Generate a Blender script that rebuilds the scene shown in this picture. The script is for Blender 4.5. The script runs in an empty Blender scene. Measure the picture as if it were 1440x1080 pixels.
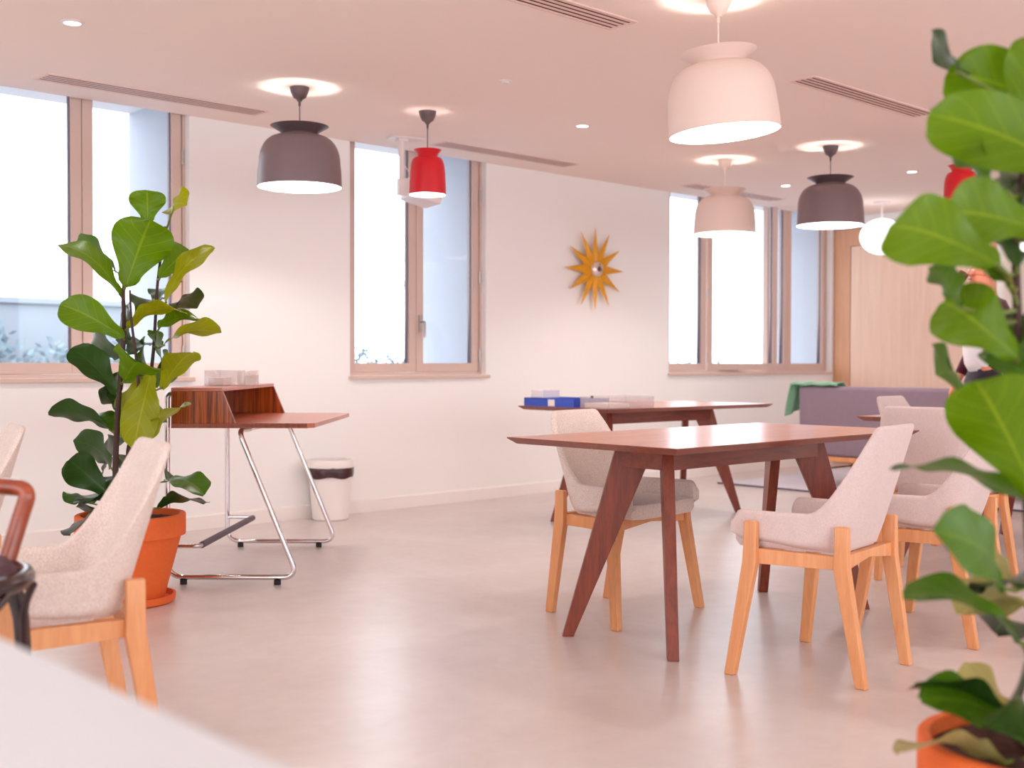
import bpy, math, random
from mathutils import Vector, Matrix, Euler
random.seed(7)
PI = math.pi
sc = bpy.context.scene
COL = sc.collection

# ------------------------------------------------------------------ camera numbers
FPX, PITCH, ROLL, HC, YAW = 1660.9, .0187, -.0017, 1.0185, .7609
CX, CZ = (math.cos(YAW), -math.sin(YAW)), (math.sin(YAW), math.cos(YAW))   # camera right / forward on the floor


def ray(x, y):
    u = (x-720)/FPX; v = (540-y)/FPX
    X = u*math.cos(ROLL) - v*math.sin(ROLL); V = u*math.sin(ROLL) + v*math.cos(ROLL)
    f = math.cos(PITCH) + V*math.sin(PITCH); z = -math.sin(PITCH) + V*math.cos(PITCH)
    return Vector((X*CX[0]+f*CZ[0], X*CX[1]+f*CZ[1], z))


def cam_xy(r, d):
    """point on the floor r metres right of and d metres in front of the camera"""
    return (r*CX[0]+d*CZ[0], r*CX[1]+d*CZ[1])


def at(x, y, d):
    q = ray(x, y)
    return Vector((0, 0, HC)) + q*(d/math.cos(PITCH))


# ------------------------------------------------------------------ materials
def srgb(r, g, b):
    f = lambda c: (c/255/12.92) if c/255 <= .04045 else ((c/255+.055)/1.055)**2.4
    return (f(r), f(g), f(b), 1)


def newmat(name):
    m = bpy.data.materials.new(name); m.use_nodes = True
    nt = m.node_tree; b = nt.nodes['Principled BSDF']
    return m, nt, b


def N(nt, t, **kw):
    n = nt.nodes.new(t)
    for k, v in kw.items():
        if k in n.inputs.keys(): n.inputs[k].default_value = v
        else: setattr(n, k, v)
    return n


def plain(name, col, rough=.5, metal=0., bump=0., bscale=200., spec=.5, var=0.):
    m, nt, b = newmat(name)
    b.inputs['Base Color'].default_value = col
    b.inputs['Roughness'].default_value = rough
    b.inputs['Metallic'].default_value = metal
    b.inputs['Specular IOR Level'].default_value = spec
    tc = N(nt, 'ShaderNodeTexCoord')
    no = N(nt, 'ShaderNodeTexNoise', Scale=bscale, Detail=3.)
    nt.links.new(tc.outputs['Object'], no.inputs['Vector'])
    if var:
        mx = N(nt, 'ShaderNodeMix', data_type='RGBA')
        mx.inputs['A'].default_value = tuple(c*(1-var) for c in col[:3])+(1,)
        mx.inputs['B'].default_value = tuple(min(1, c*(1+var)) for c in col[:3])+(1,)
        nt.links.new(no.outputs['Fac'], mx.inputs['Factor'])
        nt.links.new(mx.outputs['Result'], b.inputs['Base Color'])
    if bump:
        bp = N(nt, 'ShaderNodeBump', Strength=bump, Distance=.002)
        nt.links.new(no.outputs['Fac'], bp.inputs['Height'])
        nt.links.new(bp.outputs['Normal'], b.inputs['Normal'])
    return m


def wood(name, dark, light, stretch=(1, 14, 14), scale=3., rough=.4, coat=0., contrast=(.3, .7)):
    m, nt, b = newmat(name)
    tc = N(nt, 'ShaderNodeTexCoord'); mp = N(nt, 'ShaderNodeMapping')
    mp.inputs['Scale'].default_value = stretch
    nt.links.new(tc.outputs['Object'], mp.inputs['Vector'])
    n1 = N(nt, 'ShaderNodeTexNoise', Scale=scale, Detail=6., Roughness=.6, Distortion=.6)
    nt.links.new(mp.outputs['Vector'], n1.inputs['Vector'])
    n2 = N(nt, 'ShaderNodeTexNoise', Scale=scale*6, Detail=4.)
    nt.links.new(mp.outputs['Vector'], n2.inputs['Vector'])
    ad = N(nt, 'ShaderNodeMix', data_type='FLOAT'); ad.inputs['Factor'].default_value = .3
    nt.links.new(n1.outputs['Fac'], ad.inputs['A']); nt.links.new(n2.outputs['Fac'], ad.inputs['B'])
    cr = N(nt, 'ShaderNodeValToRGB')
    cr.color_ramp.elements[0].position = contrast[0]; cr.color_ramp.elements[0].color = dark
    cr.color_ramp.elements[1].position = contrast[1]; cr.color_ramp.elements[1].color = light
    nt.links.new(ad.outputs['Result'], cr.inputs['Fac'])
    nt.links.new(cr.outputs['Color'], b.inputs['Base Color'])
    b.inputs['Roughness'].default_value = rough
    b.inputs['Coat Weight'].default_value = coat
    b.inputs['Coat Roughness'].default_value = .2
    bp = N(nt, 'ShaderNodeBump', Strength=.08, Distance=.001)
    nt.links.new(n2.outputs['Fac'], bp.inputs['Height']); nt.links.new(bp.outputs['Normal'], b.inputs['Normal'])
    return m


def fabric(name, a, c, scale=260., rough=.95):
    m, nt, b = newmat(name)
    tc = N(nt, 'ShaderNodeTexCoord')
    n1 = N(nt, 'ShaderNodeTexNoise', Scale=scale, Detail=4., Roughness=.7)
    n2 = N(nt, 'ShaderNodeTexNoise', Scale=scale/9, Detail=4.)
    for n in (n1, n2): nt.links.new(tc.outputs['Object'], n.inputs['Vector'])
    ad = N(nt, 'ShaderNodeMix', data_type='FLOAT'); ad.inputs['Factor'].default_value = .12
    nt.links.new(n1.outputs['Fac'], ad.inputs['A']); nt.links.new(n2.outputs['Fac'], ad.inputs['B'])
    cr = N(nt, 'ShaderNodeValToRGB')
    cr.color_ramp.elements[0].position = .35; cr.color_ramp.elements[0].color = a
    cr.color_ramp.elements[1].position = .65; cr.color_ramp.elements[1].color = c
    nt.links.new(ad.outputs['Result'], cr.inputs['Fac']); nt.links.new(cr.outputs['Color'], b.inputs['Base Color'])
    b.inputs['Roughness'].default_value = rough
    b.inputs['Sheen Weight'].default_value = .25
    b.inputs['Specular IOR Level'].default_value = .2
    bp = N(nt, 'ShaderNodeBump', Strength=.35, Distance=.0015)
    nt.links.new(n1.outputs['Fac'], bp.inputs['Height']); nt.links.new(bp.outputs['Normal'], b.inputs['Normal'])
    return m


def emis(name, col, s):
    m = bpy.data.materials.new(name); m.use_nodes = True; nt = m.node_tree; nt.nodes.clear()
    o = N(nt, 'ShaderNodeOutputMaterial'); e = N(nt, 'ShaderNodeEmission')
    e.inputs['Color'].default_value = col; e.inputs['Strength'].default_value = s
    nt.links.new(e.outputs[0], o.inputs[0]); return m


def clear(name, tint, gloss=.08, milk=0., milkcol=(.9, .9, .9, 1)):
    """thin pane: lets light straight through with a faint reflection"""
    m = bpy.data.materials.new(name); m.use_nodes = True; nt = m.node_tree; nt.nodes.clear()
    o = N(nt, 'ShaderNodeOutputMaterial'); t = N(nt, 'ShaderNodeBsdfTransparent'); t.inputs['Color'].default_value = tint
    g = N(nt, 'ShaderNodeBsdfGlossy'); g.inputs['Roughness'].default_value = .02
    lw = N(nt, 'ShaderNodeLayerWeight', Blend=.5)
    mu = N(nt, 'ShaderNodeMath', operation='MULTIPLY_ADD'); mu.inputs[1].default_value = .45; mu.inputs[2].default_value = gloss*.3
    nt.links.new(_math(nt, 'POWER', lw.outputs['Facing'], 4.), mu.inputs[0])
    mx = N(nt, 'ShaderNodeMixShader'); nt.links.new(mu.outputs[0], mx.inputs[0])
    nt.links.new(t.outputs[0], mx.inputs[1]); nt.links.new(g.outputs[0], mx.inputs[2])
    last = mx
    if milk:
        d = N(nt, 'ShaderNodeBsdfDiffuse'); d.inputs['Color'].default_value = milkcol
        m2 = N(nt, 'ShaderNodeMixShader'); m2.inputs[0].default_value = milk
        nt.links.new(mx.outputs[0], m2.inputs[1]); nt.links.new(d.outputs[0], m2.inputs[2]); last = m2
    nt.links.new(last.outputs[0], o.inputs[0]); return m


def leafmat(name, top, under, vein, trans, tcol):
    m, nt, b = newmat(name)
    uv = N(nt, 'ShaderNodeUVMap'); sp = N(nt, 'ShaderNodeSeparateXYZ'); nt.links.new(uv.outputs[0], sp.inputs[0])
    M = lambda op, a, c=None, d=None: _math(nt, op, a, c, d)
    u, v = sp.outputs[0], sp.outputs[1]
    av = M('ABSOLUTE', M('SUBTRACT', v, .5))                       # 0 at midrib .. .5 at the edge
    mid = M('LESS_THAN', av, .022)
    ph = M('FRACT', M('MULTIPLY', M('SUBTRACT', u, M('MULTIPLY', av, .55)), 6.5))
    side = M('LESS_THAN', M('ABSOLUTE', M('SUBTRACT', ph, .5)), .045)
    ve = M('MAXIMUM', mid, M('MULTIPLY', side, .6))
    tc = N(nt, 'ShaderNodeTexCoord'); no = N(nt, 'ShaderNodeTexNoise', Scale=9., Detail=3.)
    nt.links.new(tc.outputs['Object'], no.inputs['Vector'])
    cr = N(nt, 'ShaderNodeMix', data_type='RGBA'); cr.inputs['A'].default_value = top
    cr.inputs['B'].default_value = tuple(c*.62 for c in top[:3])+(1,)
    nt.links.new(no.outputs['Fac'], cr.inputs['Factor'])
    geo = N(nt, 'ShaderNodeNewGeometry')
    bk = N(nt, 'ShaderNodeMix', data_type='RGBA'); bk.inputs['B'].default_value = under
    nt.links.new(geo.outputs['Backfacing'], bk.inputs['Factor']); nt.links.new(cr.outputs['Result'], bk.inputs['A'])
    vm = N(nt, 'ShaderNodeMix', data_type='RGBA'); vm.inputs['B'].default_value = vein
    nt.links.new(ve, vm.inputs['Factor']); nt.links.new(bk.outputs['Result'], vm.inputs['A'])
    nt.links.new(vm.outputs['Result'], b.inputs['Base Color'])
    b.inputs['Roughness'].default_value = .36; b.inputs['Specular IOR Level'].default_value = .32
    bp = N(nt, 'ShaderNodeBump', Strength=.5, Distance=.004, invert=True)
    nt.links.new(ve, bp.inputs['Height']); nt.links.new(bp.outputs['Normal'], b.inputs['Normal'])
    tr = N(nt, 'ShaderNodeBsdfTranslucent'); tr.inputs['Color'].default_value = tcol
    mx = N(nt, 'ShaderNodeMixShader'); mx.inputs[0].default_value = trans
    out = nt.nodes['Material Output']
    nt.links.new(b.outputs[0], mx.inputs[1]); nt.links.new(tr.outputs[0], mx.inputs[2]); nt.links.new(mx.outputs[0], out.inputs[0])
    return m


def _math(nt, op, a, c=None, d=None):
    n = nt.nodes.new('ShaderNodeMath'); n.operation = op
    for i, x in enumerate((a, c, d)):
        if x is None: continue
        if isinstance(x, (int, float)): n.inputs[i].default_value = x
        else: nt.links.new(x, n.inputs[i])
    return n.outputs[0]


def floormat():
    m, nt, b = newmat('resin_floor')
    tc = N(nt, 'ShaderNodeTexCoord')
    n1 = N(nt, 'ShaderNodeTexNoise', Scale=1.3, Detail=7., Roughness=.62, Distortion=.8)
    n2 = N(nt, 'ShaderNodeTexNoise', Scale=14., Detail=5.)
    for n in (n1, n2): nt.links.new(tc.outputs['Object'], n.inputs['Vector'])
    ad = N(nt, 'ShaderNodeMix', data_type='FLOAT'); ad.inputs['Factor'].default_value = .25
    nt.links.new(n1.outputs['Fac'], ad.inputs['A']); nt.links.new(n2.outputs['Fac'], ad.inputs['B'])
    cr = N(nt, 'ShaderNodeValToRGB')
    cr.color_ramp.elements[0].position = .32; cr.color_ramp.elements[0].color = FLOOR[0]
    cr.color_ramp.elements[1].position = .68; cr.color_ramp.elements[1].color = FLOOR[1]
    nt.links.new(ad.outputs['Result'], cr.inputs['Fac']); nt.links.new(cr.outputs['Color'], b.inputs['Base Color'])
    rr = N(nt, 'ShaderNodeMapRange'); rr.inputs['To Min'].default_value = .28; rr.inputs['To Max'].default_value = .32
    nt.links.new(n1.outputs['Fac'], rr.inputs['Value']); nt.links.new(rr.outputs[0], b.inputs['Roughness'])
    b.inputs['Specular IOR Level'].default_value = .9
    return m


FLOOR = (srgb(204, 188, 182), srgb(222, 211, 208))
M = {}
M['wall'] = plain('wall_paint', srgb(248, 244, 242), .85, bump=.05, bscale=300.)
M['ceiling'] = plain('ceiling_paint', srgb(250, 233, 224), .9, bump=.04, bscale=300.)
M['base'] = plain('baseboard_paint', srgb(246, 238, 234), .5)
M['floor'] = floormat()
M['frame'] = plain('window_frame_beige', srgb(216, 188, 176), .45)
M['gasket'] = plain('dark_gasket', srgb(120, 110, 125), .6)
M['hinge'] = plain('hinge_metal', srgb(190, 180, 176), .35, .7)
M['glass'] = clear('window_glass', (.96, .98, 1, 1))
M['jamb'] = plain('shaded_reveal', srgb(194, 199, 208), .9)  # cool shade on the white reveals put into the colour
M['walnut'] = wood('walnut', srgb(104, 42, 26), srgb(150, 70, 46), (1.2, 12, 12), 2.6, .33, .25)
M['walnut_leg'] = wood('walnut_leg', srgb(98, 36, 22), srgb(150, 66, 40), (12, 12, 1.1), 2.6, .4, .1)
M['walnut_top_lit'] = wood('walnut_top_lit', srgb(184, 112, 88), srgb(210, 142, 114), (1.0, 12, 12), 2.4, .36, .45)  # lighter than the walnut: reflected window light put into the top's colour
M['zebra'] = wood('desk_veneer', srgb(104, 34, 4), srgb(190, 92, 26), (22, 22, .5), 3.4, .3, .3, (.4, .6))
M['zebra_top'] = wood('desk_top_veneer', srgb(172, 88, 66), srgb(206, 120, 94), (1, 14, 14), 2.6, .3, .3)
M['beech'] = wood('beech', srgb(214, 140, 88), srgb(236, 170, 118), (10, 10, 1.0), 2.4, .45, .1)
M['oak'] = wood('oak_panel', srgb(236, 194, 168), srgb(248, 216, 194), (9, 9, .5), 2.2, .5)
M['oak_edge'] = wood('oak_edge', srgb(206, 146, 108), srgb(224, 170, 132), (9, 9, .5), 2.2, .5)
M['chairfab'] = fabric('oatmeal_wool', srgb(202, 180, 170), srgb(240, 224, 216))
M['chairfab2'] = fabric('grey_wool', srgb(204, 180, 176), srgb(232, 212, 208), 420.)
M['sofafab'] = fabric('mauve_grey_wool', srgb(132, 112, 128), srgb(156, 136, 150), 200.)
M['throw'] = fabric('green_throw', srgb(96, 150, 116), srgb(150, 192, 160), 120.)
M['rug'] = fabric('rug_wool', srgb(196, 188, 200), srgb(224, 216, 226), 90.)
M['rugedge'] = fabric('rug_binding', srgb(96, 84, 96), srgb(120, 106, 116), 90.)
M['chrome'] = plain('chrome', srgb(226, 220, 222), .1, 1.)
M['rubber'] = plain('black_rubber', srgb(34, 28, 32), .7)
M['grip'] = plain('grey_rubber_grip', srgb(104, 92, 102), .6)
M['lampgrey'] = plain('grey_lacquer', srgb(126, 106, 108), .42, bump=0)
M['lampgreyd'] = plain('dark_grey_lacquer', srgb(92, 74, 76), .42)
M['lampred'] = plain('red_lacquer', srgb(214, 18, 36), .38)
M['lampwhite'] = plain('cream_lacquer', srgb(240, 216, 204), .45)
M['shadein'] = plain('white_enamel_inside', srgb(250, 246, 240), .6)
M['bulb'] = emis('warm_bulb', (1, .86, .74, 1), 22)
M['globe'] = emis('opal_globe_light', (1, .97, .95, 1), 1.6)
M['down'] = emis('downlight_lens', (1, .93, .88, 1), 6)
M['metalwhite'] = plain('white_metal', srgb(238, 224, 222), .4)
M['vent'] = plain('vent_white', srgb(236, 206, 196), .5)
M['ventdark'] = plain('vent_slot_dark', srgb(92, 56, 48), .8)
M['terracotta'] = plain('terracotta', srgb(228, 104, 42), .75, bump=.15, bscale=60., var=.08)
M['soil'] = plain('potting_soil', srgb(70, 34, 24), .95, bump=1., bscale=60., var=.5)
M['bark'] = plain('fig_stem_bark', srgb(72, 48, 44), .8, bump=.3, bscale=90., var=.3)
M['petiole'] = plain('green_petiole', srgb(104, 116, 40), .5)
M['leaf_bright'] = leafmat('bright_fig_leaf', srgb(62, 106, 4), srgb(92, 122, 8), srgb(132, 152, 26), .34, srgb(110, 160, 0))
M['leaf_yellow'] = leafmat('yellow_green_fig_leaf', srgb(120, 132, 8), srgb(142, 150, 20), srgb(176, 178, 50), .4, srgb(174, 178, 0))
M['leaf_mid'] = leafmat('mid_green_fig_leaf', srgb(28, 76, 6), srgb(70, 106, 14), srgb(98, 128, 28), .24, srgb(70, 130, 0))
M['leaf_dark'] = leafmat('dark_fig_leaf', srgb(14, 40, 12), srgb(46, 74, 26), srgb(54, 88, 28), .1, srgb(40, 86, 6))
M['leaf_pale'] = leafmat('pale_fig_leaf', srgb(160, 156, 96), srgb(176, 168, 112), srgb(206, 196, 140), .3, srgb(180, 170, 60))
M['brass'] = plain('golden_lacquered_wood', srgb(226, 158, 24), .4, .05)
M['clockwhite'] = plain('clock_dial_chrome', srgb(236, 214, 206), .2, .6)
M['clockdark'] = plain('clock_centre_brown', srgb(96, 54, 34), .4)
M['plastic'] = plain('white_plastic', srgb(246, 238, 234), .45)
M['bag'] = plain('dark_bin_bag', srgb(66, 34, 36), .25, bump=.8, bscale=40.)
M['blue'] = plain('blue_card', srgb(48, 82, 190), .5)
M['paper'] = plain('white_paper', srgb(242, 232, 226), .8)
M['pink'] = plain('pink_reflection', srgb(232, 196, 190), .8)  # colour of a reflection on the far tabletop
M['acrylic'] = clear('clear_acrylic', (.97, .95, .95, 1), .1, .16, (.9, .84, .83, 1))
M['whitetop'] = plain('white_laminate', srgb(206, 208, 212), .5)
M['bentwood'] = wood('red_brown_bentwood', srgb(112, 38, 16), srgb(176, 76, 30), (3, 3, 3), 3., .28, .5)
M['bentdark'] = plain('dark_bentwood', srgb(44, 22, 22), .2, spec=.7)
M['caneseat'] = plain('dark_seat_pad', srgb(74, 42, 52), .7, bump=.4, bscale=120.)
M['skin'] = plain('skin', srgb(226, 142, 110), .5)
M['shirt'] = fabric('white_shirt_cotton', srgb(232, 226, 230), srgb(246, 242, 244), 300.)
M['jacket'] = fabric('maroon_jacket_wool', srgb(58, 20, 34), srgb(92, 34, 50), 200.)
M['trousers'] = fabric('dark_trouser_cloth', srgb(30, 20, 32), srgb(44, 32, 46), 200.)
M['hair'] = plain('dark_brown_hair', srgb(52, 30, 20), .5, bump=.6, bscale=80.)
M['shoe'] = plain('black_shoe_leather', srgb(26, 20, 22), .35)
M['eye'] = plain('eye_white', srgb(230, 225, 220), .3)
M['cup'] = plain('brown_cup_glaze', srgb(104, 44, 36), .3)
M['grey'] = plain('grey_header_metal', srgb(150, 138, 134), .5)
M['hedge'] = plain('overexposed_hedge_leaves', srgb(118, 136, 146), .9, var=.15, bscale=5.)  # overexposed daylight wash put into the grey-blue leaf colour
M['stone'] = plain('pale_stone_wall', srgb(142, 148, 156), .9, var=.08, bscale=4., bump=.4)
M['gravel'] = plain('pale_gravel', srgb(150, 150, 156), .95, var=.1, bscale=30.)
M['twig'] = plain('overexposed_twig', srgb(150, 158, 170), .9)  # same daylight washout painted into the twigs


# ------------------------------------------------------------------ mesh builder
class MB:
    def __init__(s): s.v = []; s.f = []; s.uv = []; s.mi = []

    def add(s, verts, faces, uvs=None, mi=0):
        o = len(s.v); s.v += [tuple(p) for p in verts]
        for k, f in enumerate(faces):
            s.f.append(tuple(o+i for i in f)); s.mi.append(mi)
            s.uv.append([uvs[i] for i in f] if uvs else None)
        return s

    def box(s, x0, x1, y0, y1, z0, z1, M4=None, mi=0):
        P = [Vector((x, y, z)) for z in (z0, z1) for y in (y0, y1) for x in (x0, x1)]
        if M4: P = [M4 @ p for p in P]
        return s.add(P, [(0, 2, 3, 1), (4, 5, 7, 6), (0, 1, 5, 4), (2, 6, 7, 3), (0, 4, 6, 2), (1, 3, 7, 5)], mi=mi)

    def cbox(s, c, d, M4=None):
        return s.box(c[0]-d[0]/2, c[0]+d[0]/2, c[1]-d[1]/2, c[1]+d[1]/2, c[2]-d[2]/2, c[2]+d[2]/2, M4)

    def tube(s, pts, r, n=12, cap=True, closed=False):
        pts = [Vector(p) for p in pts]; m = len(pts)
        rs = r if isinstance(r, (list, tuple)) else [r]*m
        T = []
        for i in range(m):
            a = pts[(i-1) % m] if (i or closed) else pts[0]; b = pts[(i+1) % m] if (i < m-1 or closed) else pts[-1]
            T.append((b-a).normalized())
        up = Vector((0, 0, 1)) if abs(T[0].z) < .9 else Vector((1, 0, 0))
        nrm = (up - T[0]*up.dot(T[0])).normalized(); V = []
        for i in range(m):
            nrm = (nrm - T[i]*nrm.dot(T[i])).normalized(); bi = T[i].cross(nrm)
            V += [pts[i] + (nrm*math.cos(2*PI*k/n) + bi*math.sin(2*PI*k/n))*rs[i] for k in range(n)]
        F = []
        for i in range(m if closed else m-1):
            j = (i+1) % m
            F += [(i*n+k, i*n+(k+1) % n, j*n+(k+1) % n, j*n+k) for k in range(n)]
        if cap and not closed: F += [tuple(range(n-1, -1, -1)), tuple((m-1)*n+k for k in range(n))]
        return s.add(V, F)

    def lathe(s, prof, n=48, c=(0, 0, 0), M4=None, close=False):
        V = []; m = len(prof)
        for (r, z) in prof:
            for k in range(n):
                p = Vector((c[0]+r*math.cos(2*PI*k/n), c[1]+r*math.sin(2*PI*k/n), c[2]+z))
                V.append(M4 @ p if M4 else p)
        F = [(i*n+k, i*n+(k+1) % n, (i+1) % m*n+(k+1) % n, (i+1) % m*n+k) for i in range(m if close else m-1) for k in range(n)]
        if not close:
            if prof[0][0] > 1e-5: F.append(tuple(range(n-1, -1, -1)))
            if prof[-1][0] > 1e-5: F.append(tuple((m-1)*n+k for k in range(n)))
        return s.add(V, F)

    def prism(s, poly, axis, a, b, M4=None):
        """poly of 2-D points extruded along axis ('x','y','z') from a to b"""
        def P(p, t):
            q = {'x': (t, p[0], p[1]), 'y': (p[0], t, p[1]), 'z': (p[0], p[1], t)}[axis]
            q = Vector(q); return M4 @ q if M4 else q
        n = len(poly)
        V = [P(p, a) for p in poly] + [P(p, b) for p in poly]
        return s.add(V, [tuple(range(n-1, -1, -1)), tuple(range(n, 2*n))] + [(i, (i+1) % n, n+(i+1) % n, n+i) for i in range(n)])

    def build(s, name, mat, parent=None, bevel=0., smooth=False, loc=None, rot=None, seg=2, sub=0):
        me = bpy.data.meshes.new(name); me.from_pydata(s.v, [], s.f)
        mats = mat if isinstance(mat, (list, tuple)) else [mat]
        for m in mats: me.materials.append(m)
        if any(s.mi): me.polygons.foreach_set('material_index', s.mi)
        if any(u for u in s.uv):
            L = me.uv_layers.new(name='UVMap'); k = 0
            for u, f in zip(s.uv, s.f):
                for i in range(len(f)):
                    L.data[k].uv = u[i] if u else (0, 0); k += 1
        import bmesh
        bm = bmesh.new(); bm.from_mesh(me)
        bmesh.ops.remove_doubles(bm, verts=bm.verts, dist=1e-5) if not any(u for u in s.uv) else None
        if not any(u for u in s.uv): bmesh.ops.recalc_face_normals(bm, faces=bm.faces)
        bm.to_mesh(me); bm.free()
        if smooth: me.polygons.foreach_set('use_smooth', [True]*len(me.polygons))
        o = bpy.data.objects.new(name, me); COL.objects.link(o)
        if parent: o.parent = parent
        if loc: o.location = loc
        if rot: o.rotation_euler = rot
        if bevel:
            b = o.modifiers.new('bevel', 'BEVEL'); b.width = bevel; b.segments = seg; b.limit_method = 'ANGLE'; b.angle_limit = .6
            me.polygons.foreach_set('use_smooth', [True]*len(me.polygons))
            b.harden_normals = True
        if sub:
            b = o.modifiers.new('sub', 'SUBSURF'); b.levels = sub; b.render_levels = sub
        if smooth and not bevel and not sub:
            try:
                me.set_sharp_from_angle(angle=.7)
            except Exception: pass
        return o


def thing(name, label, cat, loc=(0, 0, 0), rz=0, group=None):
    o = bpy.data.objects.new(name, None); COL.objects.link(o); o.empty_display_size = .05
    o.location = loc; o.rotation_euler = (0, 0, rz); o['label'] = label; o['category'] = cat
    if group: o['group'] = group
    return o


def tag(o, label, cat, group=None, kind=None):
    o['label'] = label; o['category'] = cat
    if group: o['group'] = group
    if kind: o['kind'] = kind
    return o


def struct(o, label=None):
    o['kind'] = 'structure'
    if label: o['label'] = label
    return o


def dup(root, loc, rz, label=None, group=None):
    r = root.copy(); COL.objects.link(r); r.location = loc; r.rotation_euler = (0, 0, rz)
    if label: r['label'] = label
    if group: r['group'] = group
    for ch in list(root.children):
        c = ch.copy(); COL.objects.link(c); c.parent = r
        for g in ch.children:
            d = g.copy(); COL.objects.link(d); d.parent = c
    return r


def arc(c, a0, a1, r, n, ax):
    """n+1 points on an arc; ax = (e1, e2) direction vectors"""
    c = Vector(c); e1, e2 = Vector(ax[0]), Vector(ax[1])
    return [c + (e1*math.cos(a0+(a1-a0)*k/n) + e2*math.sin(a0+(a1-a0)*k/n))*r for k in range(n+1)]


def round_path(pts, r, n=6):
    """polyline with rounded corners"""
    pts = [Vector(p) for p in pts]; out = [pts[0]]
    for i in range(1, len(pts)-1):
        a, b, c = pts[i-1], pts[i], pts[i+1]
        d1, d2 = (a-b).normalized(), (c-b).normalized()
        rr = min(r, (a-b).length*.45, (c-b).length*.45)
        p0, p1 = b+d1*rr, b+d2*rr
        for k in range(n+1):
            t = k/n; out.append(p0*(1-t)**2 + b*2*t*(1-t) + p1*t*t)
    out.append(pts[-1]); return out


# ------------------------------------------------------------------ room shell
XR, YB, XL, YF, ZC = 10.72, 6.48, -3., -3.6, 2.49
YO = 7.27                                                # outer face of the window wall
struct(MB().box(XL-.2, 14., YF-.2, YO-.02, -.12, 0).build('floor', M['floor']))
struct(MB().box(XL-.2, XR+.3, YF-.2, YB, ZC, ZC+.2).build('ceiling', M['ceiling']))
WIN = [(2.225, 3.497), (4.672, 5.903), (8.045, 10.655)]
SILL, WTOP = .935, 2.62
w = MB()
xs = XL-.2
for a, b in WIN:
    w.box(xs, a, YB, YO, 0, 2.9); w.box(a, b, YB, YO, 0, SILL-.01); w.box(a, b, YB, YO, WTOP, 2.9); xs = b
w.box(xs, XR+.2, YB, YO, 0, 2.9)
struct(w.build('wall_back', M['wall']))
# unseen side and camera-side walls, openings made wide to add fill daylight
w = MB(); w.box(XL-.2, XL, YF, -2.4, 0, ZC); w.box(XL-.2, XL, 4.6, YB, 0, ZC); w.box(XL-.2, XL, -2.4, 4.6, 0, .5)
struct(w.build('wall_left', M['wall']))
w = MB(); w.box(XL-.2, XR+.2, YF-.2, YF, 0, .5)
for a, b in ((XL-.2, -2.), (1.6, 2.2), (5.8, 6.4), (9.6, XR+.2)): w.box(a, b, YF-.2, YF, .5, ZC)
struct(w.build('wall_front', M['wall']))
PX = XR
w = MB()
w.box(PX, PX+.12, 4.80, YB, 0, 2.36)                    # behind the wood panelling
w.box(PX, PX+.2, YF, YB, 2.36, ZC)                       # white band above
w.box(PX, PX+.2, YF, 3.3, 0, 2.36)
struct(w.build('wall_right', M['wall']))
w = MB(); w.box(13., 13.1, 2.6, 5.6, 0, 2.6); w.box(PX+.2, 13., 5.5, 5.6, 0, 2.6); w.box(PX+.2, 13., 2.6, 2.7, 0, 2.6)
struct(w.build('wall_corridor', M['wall']))
struct(MB().box(PX+.2, 13.1, 2.6, 5.6, 2.45, 2.55).build('ceiling_corridor', M['ceiling']))
# wood panelling with flush door
w = MB(); w.box(PX-.025, PX, 6.29, 6.475, 0, 2.36); w.box(PX-.025, PX, 3.3, 6.29, 2.19, 2.36); w.box(PX-.025, PX, 4.80, 4.86, 0, 2.19)
struct(w.build('trim_1', M['oak_edge'], bevel=.003))
struct(MB().box(PX-.02, PX, 4.866, 6.284, .005, 2.184).build('door_1', M['oak'], bevel=.002))
struct(MB().box(PX-.03, PX+.1, 3.3, 4.80, 2.12, 2.19).build('trim_2', M['grey'], bevel=.002))
struct(MB().box(PX-.028, PX+.01, 3.3, 6.475, 2.36, 2.372).build('trim_3', M['grey']))
# baseboard
b = MB(); b.prism([(YB-.014, 0), (YB, 0), (YB, .088), (YB-.006, .088), (YB-.014, .08)], 'x', XL, XR)
struct(b.build('baseboard_back', M['base']))

# ------------------------------------------------------------------ windows
YW = 6.53                                                # room-side face of the frames
HL = {}


def sash(parent, x0, x1, hand=None, swing=None, hinges=None):
    """one casement; x0..x1, swing = (hinge side, angle)"""
    w = x1-x0; st = .062; z0, z1 = SILL+.012, WTOP-.03
    m = MB()
    m.box(0, st, 0, .055, z0, z1); m.box(w-st, w, 0, .055, z0, z1)
    m.box(st, w-st, 0, .055, z0, z0+.062); m.box(st, w-st, 0, .055, z1-.06, z1)
    o = m.build('sash', M['frame'], parent, bevel=.003)
    o.location = (x0, YW+.008, 0)
    if swing:
        o.rotation_euler = (0, 0, swing)
    o['kind'] = 'structure'
    g = MB(); e = .007
    g.box(st-e+.005, st+e, .018, .03, z0+.06, z1-.06); g.box(w-st-e, w-st+e-.005, .018, .03, z0+.06, z1-.06)
    gk = g.build('glazing_seal', M['gasket'], o); gk['kind'] = 'structure'
    p = MB().box(st, w-st, .022, .028, z0+.062, z1-.06).build('pane', M['glass'], o); p['kind'] = 'structure'
    if hand is not None:
        h = MB(); hx = hand
        h.box(hx-.014, hx+.014, -.012, 0, 1.23, 1.35)
        h.tube([(hx, -.012, 1.30), (hx, -.05, 1.30), (hx, -.055, 1.29), (hx, -.055, 1.19)], .009, 8)
        q = h.build('handle', M['hinge'], o, smooth=True); q['kind'] = 'structure'
    if hinges is not None:
        h = MB()
        for z in (1.02, 1.6, 2.2): h.tube([(hinges, -.006, z), (hinges, -.006, z+.09)], .009, 8)
        q = h.build('hinge', M['hinge'], o, smooth=True); q['kind'] = 'structure'
    return o


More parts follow.
